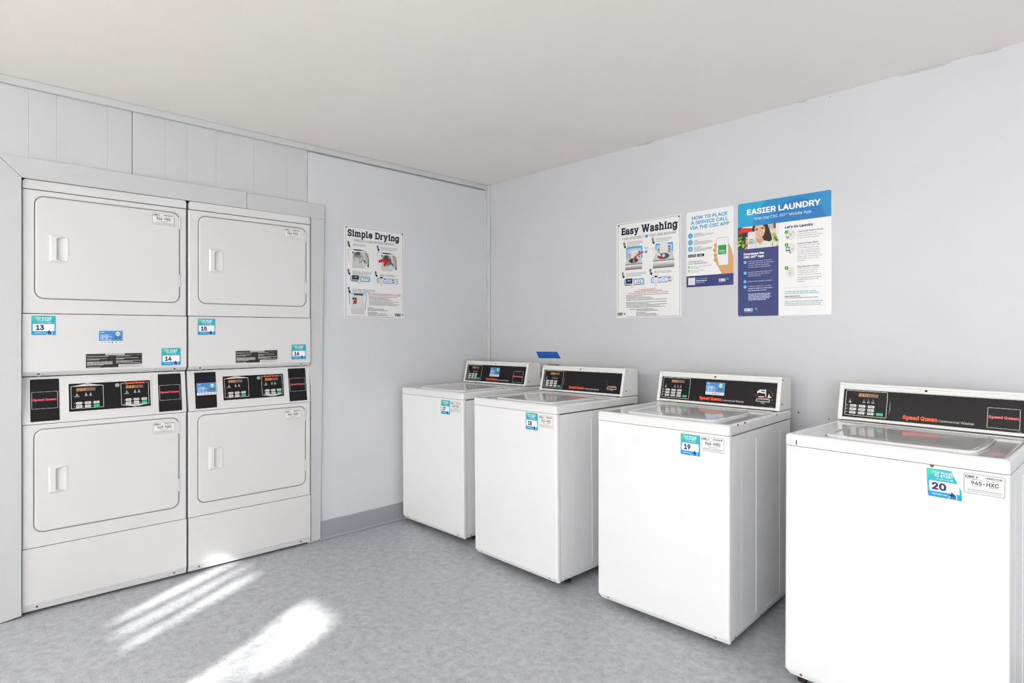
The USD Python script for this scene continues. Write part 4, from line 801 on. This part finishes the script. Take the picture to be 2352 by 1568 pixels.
a.poly(LineString([(.1990, .4050), (.1620, .3920), (.1460, .3800)]).buffer(.0042), '#cc2226', 11); a.pts([(.1350, .3700), (.1560, .3720), (.1380, .3890)], '#cc2226', 12); a.pts([(.136, .404), (.143, .398), (.151, .404), (.146, .394)], '#1b3f78', 11); a.text('POD', .2060, .4215, .0105, '#4a4747', .0290, False, 5); a.disc(.2200, .4040, .0105, '#8fc0d8', 5); a.pts([(.2140, .3990), (.2220, .4130), (.2260, .3990)], '#2f6490', 6); put(a, 'illustration', t, 'drawing of a pod dropped into a washer')
a = Art(); step_arrow(a, .2590, .4820, '2'); washer_picture(a, .2680, .4150, .2965, .3420, .3900, (.3165, .3725, .4470), (.2860, .4060, .3850, .4440), True); a.pts([(.2560, .4260), (.2700, .4300), (.3220, .3760), (.3100, .3680)], '#dedad7', 12); put(a, 'illustration', t, 'drawing of clothes loaded into a washer')
a = Art(); step_arrow(a, .0400, .2890, '3'); choose_picture(a, .0590, .2040, .1480, .0390, True); put(a, 'illustration', t, 'drawing of keypad and six buttons')
a = Art(); step_arrow(a, .2430, .2950, '4'); pay_picture(a, .2560, .2075, .1470, .0370); put(a, 'illustration', t, 'drawing of card and coin payment')
a = Art(); step_text(a, .0810, .4730, .1150, 4, 101, ('ADD', 'ECHE')); step_text(a, .2850, .4730, .1140, 3, 107, ('LOAD', 'COLOQUE')); step_text(a, .0740, .2770, .1450, 3, 112, ('SELECT', 'SELECCIONE')); step_text(a, .2760, .2760, .1180, 2, 118, ('INSERT', 'INTRODUZCA'))
for k, ln in enumerate((1, .40, .60, .66, .96)): a.greek(.0735, .3790, .1395 - k * .0077, .0034, '#75736f', 3, 150 + k, ln)
for k, ln in enumerate((.98, .56, .98, .83, .95)): a.greek(.0735, .3700, .0945 - k * .0077, .0034, '#75736f', 3, 160 + k, ln)
a.greek(.1000, .1390, .0505, .0038, '#77756f', 3, 170)
for k, ln in enumerate((.78, 1.0, .46, .88, 1.0)): a.greek(.1480, .3080, .0505 - k * .0085 - (.003 if k > 1 else 0), .0040, '#706e6a', 3, 171 + k, ln)
put(a, 'fine_print', t)
a = Art(); red_warning(a, .085, .381, .1690, (('FOR YOUR SAFETY', .1160, .0080), ('PLEASE AVOID THE FOLLOWING', .1990, .0080), ('POR SU PROPIA SEGURIDAD, POR FAVOR EVITE LO SIGUIENTE', .2900, .0062))); put(a, 'warning_lines', t, 'red warning lines')
a = Art(); csc_logo(a, .0040, .0180, .0440, '#22211f', .0150); a.greek(.004, .040, .0110, .0018, '#9a9996', 3, 180); put(a, 'logo', t, 'black company letters with a small green mark')

# the service poster
t = sign('service_poster', RWF(1.7485, 1.5660), .2835, .4320, .002, 'narrow white poster on placing a service call, between the two larger signs')
BL = '#4096bf'
a = Art(); a.rect(.0005, .2830, .0005, .0640, '#2f3570', 1); put(a, 'band', t, 'dark blue band along the foot')
a = Art()
for k, (s_, x, w) in enumerate((('HOW TO PLACE', .0355, .2125), ('A SERVICE CALL', .0290, .2235), ('VIA THE CSC APP', .0215, .2370))): a.heavy(s_, x, .3865 - k * .0275, .0180, BL, w, .02, 3)
put(a, 'title', t, 'blue capital title')
a = Art()
for z in (.2955, .2575, .2195): a.disc(.0250, z, .0150, '#48a2cc', 2)
a.line([(.0215, .2935), (.0245, .2905), (.0290, .2990)], .0016, '#b9deee', 3); a.frame(.0200, .0300, .2525, .2625, .0014, '#b9deee', 3, .001); a.rect(.0190, .0310, .2165, .2225, '#b9deee', 3, .001)
a.text('DOWNLOAD', .0480, .3000, .0052, '#3b3b45', .0480, True, 3); a.text('SCAN', .0480, .2620, .0052, '#3b3b45', .0220, True, 3); a.text('HIT SUBMIT', .0480, .2245, .0052, '#3b3b45', .0440, True, 3)
for k, (z, ln) in enumerate(((.2940, .98), (.2870, .55), (.2545, .9), (.2480, .95), (.2415, .7), (.2165, .95), (.2100, .9), (.2035, .6))): a.greek(.0480, .1680, z, .0030, '#8e8d8b', 3, 200 + k, ln)
for x0, x1 in ((.0100, .0605), (.0660, .1105)): a.rect(x0, x1, .1725, .1870, '#1d1d1f', 2, .002); a.greek(x0 + .012, x1 - .003, .1770, .0050, '#c9c8c6', 3, int(x0 * 1e3)); a.pts([(x0 + .004, .1755), (x0 + .010, .1798), (x0 + .004, .1840)], '#c9c8c6', 3)
a.text('ADDITIONAL WAYS TO', .0110, .1420, .0062, '#2f2f3a', .0950, True, 3); a.text('PLACE A SERVICE REQUEST:', .0110, .1305, .0062, '#2f2f3a', .1200, True, 3)
for z in (.1150, .0915): a.disc(.0165, z, .0070, '#5fae4a', 2); a.line([(.0135, z), (.0160, z - .003), (.0205, z + .004)], .0018, '#f0f2ee', 3)
a.text('Call the Customer Support Center', .0290, .1150, .0052, '#5c5b5e', .1280, False, 3); a.greek(.0290, .0800, .1075, .0030, '#9a9997', 3, 231); a.text('Visit the CSC website', .0290, .0920, .0052, '#5c5b5e', .0820, False, 3); a.greek(.0290, .0780, .0845, .0030, '#9a9997', 3, 232)
put(a, 'instructions', t)
SK, SKD = '#cf9a66', '#bd8753'
a = Art(); a.pts([(.2520, .2330), (.2580, .2270), (.2680, .2080), (.2760, .1800), (.2825, .1560), (.2830, .0640), (.2160, .0640), (.2000, .0950), (.1880, .1150), (.2000, .2300)], SK, 2)
for x, z, rx, rz, rot in ((.1790, .2220, .0075, .0160, 10), (.1745, .1980, .0100, .0130, 40), (.1785, .1700, .0100, .0130, 30), (.1790, .1440, .0095, .0130, 20)): a.poly(affinity.rotate(affinity.scale(Point(x, z).buffer(1), rx, rz), rot), SK, 6)
a.pts([(.1780, .1560), (.1900, .1600), (.2000, .1080), (.1880, .1180)], SK, 6)
a.poly(rr(.1845, .2545, .1110, .2655, .008), '#8f8f8f', 3); a.poly(rr(.1860, .2530, .1125, .2640, .007), '#e6e6e8', 4); a.poly(rr(.1945, .2415, .1720, .2235, .004), '#2f9a45', 5); a.text('Service', .2180, .1885, .0085, '#e9f3ea', .0340, True, 6, 'c'); a.text('Request', .2180, .1790, .0060, '#d5ead8', .0300, False, 6, 'c'); a.disc(.2280, .2080, .0026, '#1f5a2c', 6)
put(a, 'illustration', t, 'drawing of a hand holding a phone with a green square')
a = Art(); a.rect(.0110, .0545, .0120, .0540, '#dcdcdc', 2, .001); a.text('GET STARTED', .0595, .0420, .0068, '#69c06a', .0680, True, 3); a.greek(.0595, .1250, .0315, .0050, '#e3e4ec', 3, 241); a.greek(.0595, .1170, .0220, .0034, '#b9bcd6', 3, 242); csc_logo(a, .1975, .0250, .0400, '#f2f3f6', .0125, False); a.greek(.1980, .2390, .0185, .0022, '#b9bcd6', 3, 243); logo_flag(a, .2420, .0260, .0140, 5); a.rect(.2680, .2740, .0110, .0130, '#c9cbe0', 3); put(a, 'logo', t, 'white company letters on the blue band')

# the large mobile-app sign
t = sign('app_sign', RWF(2.0560, 1.3920), .4695, .6085, .010, 'large blue and white sign headed Easier Laundry, rightmost on the wall')
full = rr(.001, .4685, .001, .6075, .0095)
a = Art(); band = full.intersection(sbox(0, .4795, 1, 1)); a.poly(band, '#219dc8', 1); a.poly(band.intersection(Point(.295, .435).buffer(.222, quad_segs=24).union(sbox(.29, .4, 1, 1))), '#1a82bb', 2); a.poly(band.intersection(Point(.307, .452).buffer(.141, quad_segs=24)), '#1770ad', 3); a.poly(band.intersection(Polygon([(.40, .61), (.47, .61), (.47, .52), (.452, .56)])), '#1f88bd', 3)
put(a, 'header_band', t, 'blue header band with overlapping circles')
a = Art(); a.heavy('EASIER LAUNDRY', .0505, .5425, .0270, '#f3f4f6', .3700, .03, 5); a.text('With the CSC GO™ Mobile App', .0900, .5100, .0140, '#e9f2f8', .2870, False, 5); put(a, 'title', t, 'white title Easier Laundry')
a = Art(); a.poly(full.intersection(sbox(0, 0, .2165, .3600)), '#2f3a72', 1); put(a, 'lower_band', t, 'navy lower left panel')
# printed photograph: a smiling woman holding up a phone
a = Art(); px0, px1, pz0, pz1 = .0010, .2180, .3600, .4795; PB = sbox(px0, pz0, px1, pz1)
def ph(p, c, l):
    q = (p if hasattr(p, 'area') else Polygon(p)).buffer(0).intersection(PB)
    if not q.is_empty: a.poly(q, c, l)
ph(PB, '#cfd0bf', 2); ph([(.0, .36), (.075, .36), (.085, .48), (.0, .48)], '#27381f', 3); ph([(.006, .462), (.020, .476), (.085, .468), (.085, .446), (.030, .452), (.008, .440)], '#cf2a22', 4); ph([(.020, .476), (.030, .481), (.085, .481), (.085, .468)], '#e3cfc8', 4)
for x, z, rx, rz, rot, c in ((.014, .424, .012, .006, 30, '#6fa23a'), (.010, .404, .012, .007, 40, '#7fb04a'), (.028, .402, .010, .006, -30, '#4f7f2e'), (.006, .384, .012, .006, 20, '#a7c56e'), (.030, .380, .007, .012, 10, '#8fb35a'), (.040, .428, .012, .012, 0, '#1f2c1a'), (.018, .366, .015, .004, 0, '#3d4a2c'), (.044, .384, .009, .007, 0, '#5f7f3c'), (.194, .420, .012, .010, 0, '#a9b24a'), (.200, .402, .010, .012, 0, '#6f8a3a'), (.190, .390, .010, .008, 0, '#cfd0a0'), (.208, .392, .008, .006, 0, '#4f6a34')):
    ph(affinity.rotate(affinity.scale(Point(x, z).buffer(1, quad_segs=4), rx, rz), rot), c, 5)
ph([(.160, .481), (.202, .481), (.202, .455), (.168, .450)], '#b9b59e', 4); ph([(.190, .481), (.203, .481), (.203, .455), (.192, .452)], '#59523f', 5); ph([(.203, .481), (.219, .481), (.219, .395), (.203, .410)], '#e3dccd', 5)
ph([(.084, .481), (.078, .462), (.082, .446), (.100, .440), (.136, .444), (.132, .418), (.142, .396), (.172, .388), (.184, .398), (.180, .420), (.170, .452), (.160, .481)], '#241d1c', 6)
ph([(.100, .420), (.118, .408), (.136, .412), (.136, .388), (.118, .372), (.106, .388)], '#c99273', 7)
ph([(.092, .470), (.100, .482), (.134, .482), (.147, .466), (.148, .446), (.140, .424), (.126, .412), (.112, .416), (.100, .434), (.093, .452)], '#deb193', 8); ph([(.100, .434), (.112, .416), (.126, .412), (.140, .424), (.128, .418), (.114, .422)], '#c8957a', 9)
for x, z in ((.104, .4575), (.134, .4615)): ph(affinity.scale(Point(x, z).buffer(1, quad_segs=4), .0075, .0030), '#3f2a24', 10); a.line([(x - .009, z + .0055), (x + .008, z + .0065)], .0022, '#4a342c', 10)
ph([(.119, .446), (.123, .446), (.122, .458), (.120, .458)], '#c58f73', 10); ph([(.102, .438), (.116, .434), (.138, .444), (.128, .432), (.114, .429)], '#8c4a40', 10); ph([(.106, .437), (.117, .4345), (.134, .4415), (.126, .434), (.115, .4315)], '#f4efea', 11)
ph([(.098, .360), (.098, .384), (.112, .390), (.120, .376), (.134, .390), (.146, .396), (.186, .384), (.212, .372), (.219, .360)], '#dcd9d0', 9); ph([(.186, .386), (.189, .372), (.186, .360), (.183, .372)], '#6b6152', 10); ph([(.200, .366), (.219, .374), (.219, .360), (.205, .360)], '#d8a888', 10)
ph([(.054, .360), (.056, .446), (.060, .450), (.096, .450), (.098, .360)], '#dfdcda', 11); a.line([(.0975, .360), (.0975, .446)], .0012, '#8d8780', 12)
for k, z in enumerate((.420, .406, .393)): ph(affinity.scale(Point(.0500, z).buffer(1, quad_segs=4), .0072, .0062), '#d7a588', 12)
ph([(.036, .360), (.046, .372), (.055, .380), (.055, .360)], '#c99777', 12)
a.text('GO', .0760, .3860, .0150, '#2f6d56', .0300, True, 13, 'c'); a.greek(.064, .088, .4060, .0034, '#3b3f4a', 13, 300); put(a, 'photograph', t, 'printed photograph of a smiling dark-haired woman holding up a phone')
a = Art(); a.heavy('Download the', .0320, .3285, .0105, '#f1f2f7', .1100, .05); a.heavy('CSC GO™ App', .0320, .3120, .0105, '#f1f2f7', .1100, .05)
for n, z in (('1', .2895), ('2', .2320), ('3', .1860), ('4', .1580)): a.disc(.0405, z, .0088, '#4fb3d8', 2); a.text(n, .0405, z - .0035, .0070, '#e8f3f8', .0035, True, 3, 'c')
Y = (('Visit your laundry room and', .2905, .124), ('scan the QR code on the front', .2800, .134), ('of any machine using the', .2695, .112), ('camera app on your phone.', .2590, .122), ('Download the free CSC GO™', .2325, .128), ('mobile app on your iOS or', .2225, .116), ('Android device.', .2125, .068), ('Select your laundry location.', .1835, .127), ('Create an account*. Do not', .1570, .120), ('assign a debit or credit card -', .1455, .134), ('the machines run free.', .1340, .100))
for s_, z, w in Y: a.text(s_, .0570, z, .0058, '#dfe2ef', w, z < .15, 3)
for k in range(5): a.greek(.0580, .1780, .1165 - k * .0078, .0042, '#c3c8df', 3, 320 + k, (1, .95, 1, .93, .8)[k])
a.rect(.0160, .0240, .0060, .0080, '#9fa6c9', 3); put(a, 'download_steps', t, 'white steps on navy')
a = Art(); b = Art(); logo_flag(b, .0890, .0260, .0190, 4); put(b, 'logo_mark', t); csc_logo(a, .0350, .0290, .0480, '#f3f4f7', .0130, False, False); a.greek(.0355, .0830, .0225, .0022, '#b9bfdc', 3, 340); put(a, 'logo', t, 'white company letters with a blue and green mark')
a = Art(); a.heavy("Let's Do Laundry", .2495, .4460, .0110, '#25264a', .1360, .04)
for n, z in (('1', .4265), ('2', .3610), ('3', .2430)): a.disc(.2570, z, .0095, '#4a9a33', 5); a.text(n, .2570, z - .0040, .0080, '#f0f4ee', .0042, True, 6, 'c')
for z, rx in ((.4120, .0260), (.3430, .0260), (.2200, .0210)): a.disc(.2760, z, .0270, '#cfcbc6', 2, rx); a.disc(.2760, z, .0262, '#dedad5', 3, rx - .0008)
a.disc(.2760, .4120, .0090, '#c9c1b2', 4); a.disc(.2890, .4230, .0030, '#9d9a98', 4); a.pts([(.252, .404), (.272, .402), (.262, .392)], '#5f8cb0', 4); a.rect(.2540, .2730, .3290, .3500, '#2f7d72', 4, .001); a.rect(.2570, .2700, .3350, .3440, '#e4e6e4', 5, .001); a.rect(.2560, .2760, .3310, .3335, '#29304f', 6); a.rect(.2800, .2900, .3330, .3410, '#b9b6b3', 4); a.pts([(.272, .328), (.276, .330), (.278, .318), (.274, .316)], '#6b3d36', 5); a.rect(.2700, .2780, .2270, .2295, '#8a8784', 4); a.rect(.2690, .2790, .2150, .2175, '#4a4846', 4); a.rect(.2660, .2820, .2060, .2075, '#9b9895', 4)
Z = (('Load and Select Cycle', .4195, .120, True), ('Load laundry into an', .4080, .094, False), ('empty machine and select', .3975, .120, False), ('a cycle on the machine.', .3865, .104, False), ('Scan & Press Start', .3585, .097, True), ('Open the CSC GO™ app', .3475, .107, False), ('or use the camera app', .3360, .101, False), ('on your phone to scan', .3250, .104, False), ('the QR code located on', .3145, .106, False), ('the front of the machine.', .3035, .108, False), ('Press start on the app, and', .2930, .118, False), ('then press start on the', .2825, .100, False), ('machine.', .2720, .038, False),
     ('See Machine Status', .2425, .103, True), ('Easily monitor machine', .2325, .104, False), ('progress and receive', .2220, .094, False), ('a notification when a', .2115, .092, False), ('laundry cycle is complete.', .2010, .112, False))
for s_, z, w, b_ in Z: a.text(s_, .3110, z, .0066, '#2e2f52' if b_ else '#807d80', w, b_, 3)
for k in range(3): a.greek(.3110, .4240, .1880 - k * .0095, .0036, '#a39f9f', 3, 360 + k, (1, .92, .3)[k])
a.rect(.2480, .4270, .1415, .1422, '#a9a6a4', 3)
a.text('Get an notification to receive a', .2480, .1180, .0058, '#7fb2c4', .156, False, 3) if False else None
for k, (z, ln) in enumerate(((.1190, .90), (.1095, .97))): a.greek(.2480, .4150, z, .0050, '#86b6c6', 3, 370 + k, ln)
a.greek(.2480, .3240, .0955, .0042, '#5b595c', 3, 375); a.greek(.2480, .4080, .0870, .0042, '#98959a', 3, 376); a.greek(.2480, .4300, .0685, .0050, '#86b6c6', 3, 377)
for k in range(2): a.greek(.2480, .4240, .0590 - k * .0085, .0038, '#a5a2a3', 3, 378 + k)
put(a, 'laundry_steps', t, 'dark and grey steps on white')

# painter's tape with faint handwriting, and the supply box between two washers
tp = empty('tape_strip', RWF(.5405, 1.1200)); tag(tp, 'slanted strip of blue painter tape on the wall above the washer with sticker 18', 'tape')
obj('strip', prism(Polygon([(0, .0455), (.2030, .0490), (.2370, .0030), (.0260, .0)]), -.0009, 0), TAPE, tp)
a = Art()
for pts in ([(.035, .034), (.038, .040), (.041, .033), (.046, .038), (.050, .033), (.058, .037)], [(.072, .034), (.078, .039), (.084, .034), (.090, .038), (.100, .036)], [(.075, .010), (.077, .016), (.082, .010), (.088, .015), (.094, .011), (.102, .014)], [(.112, .012), (.120, .012)], [(.132, .011), (.140, .016), (.148, .012), (.156, .017), (.166, .013), (.178, .018)]): a.line(pts, .0020, '#0a3a86', 1)
a.build('handwriting', tp, (0, -.0009, 0))
ub = empty('supply_box', RWF(.520, .83)); tag(ub, 'black supply box on the wall between the washers with stickers 17 and 18', 'utility box')
obj('box', rbox(.0, .15, -.055, 0, 0, .165, .004), RUBBER, ub); obj('valve_knob', cyl((.071, -.040, .178), (.071, -.012, .178), .0125, 18) + cyl((.071, -.020, .160), (.071, -.020, .178), .006, 12), RUBBER, ub)
obj('pipe', cyl((.152, -.016, .2465), (.252, -.016, .2485), .006, 14) + cyl((.155, -.016, .10), (.155, -.016, .2465), .006, 14), STEEL, ub)
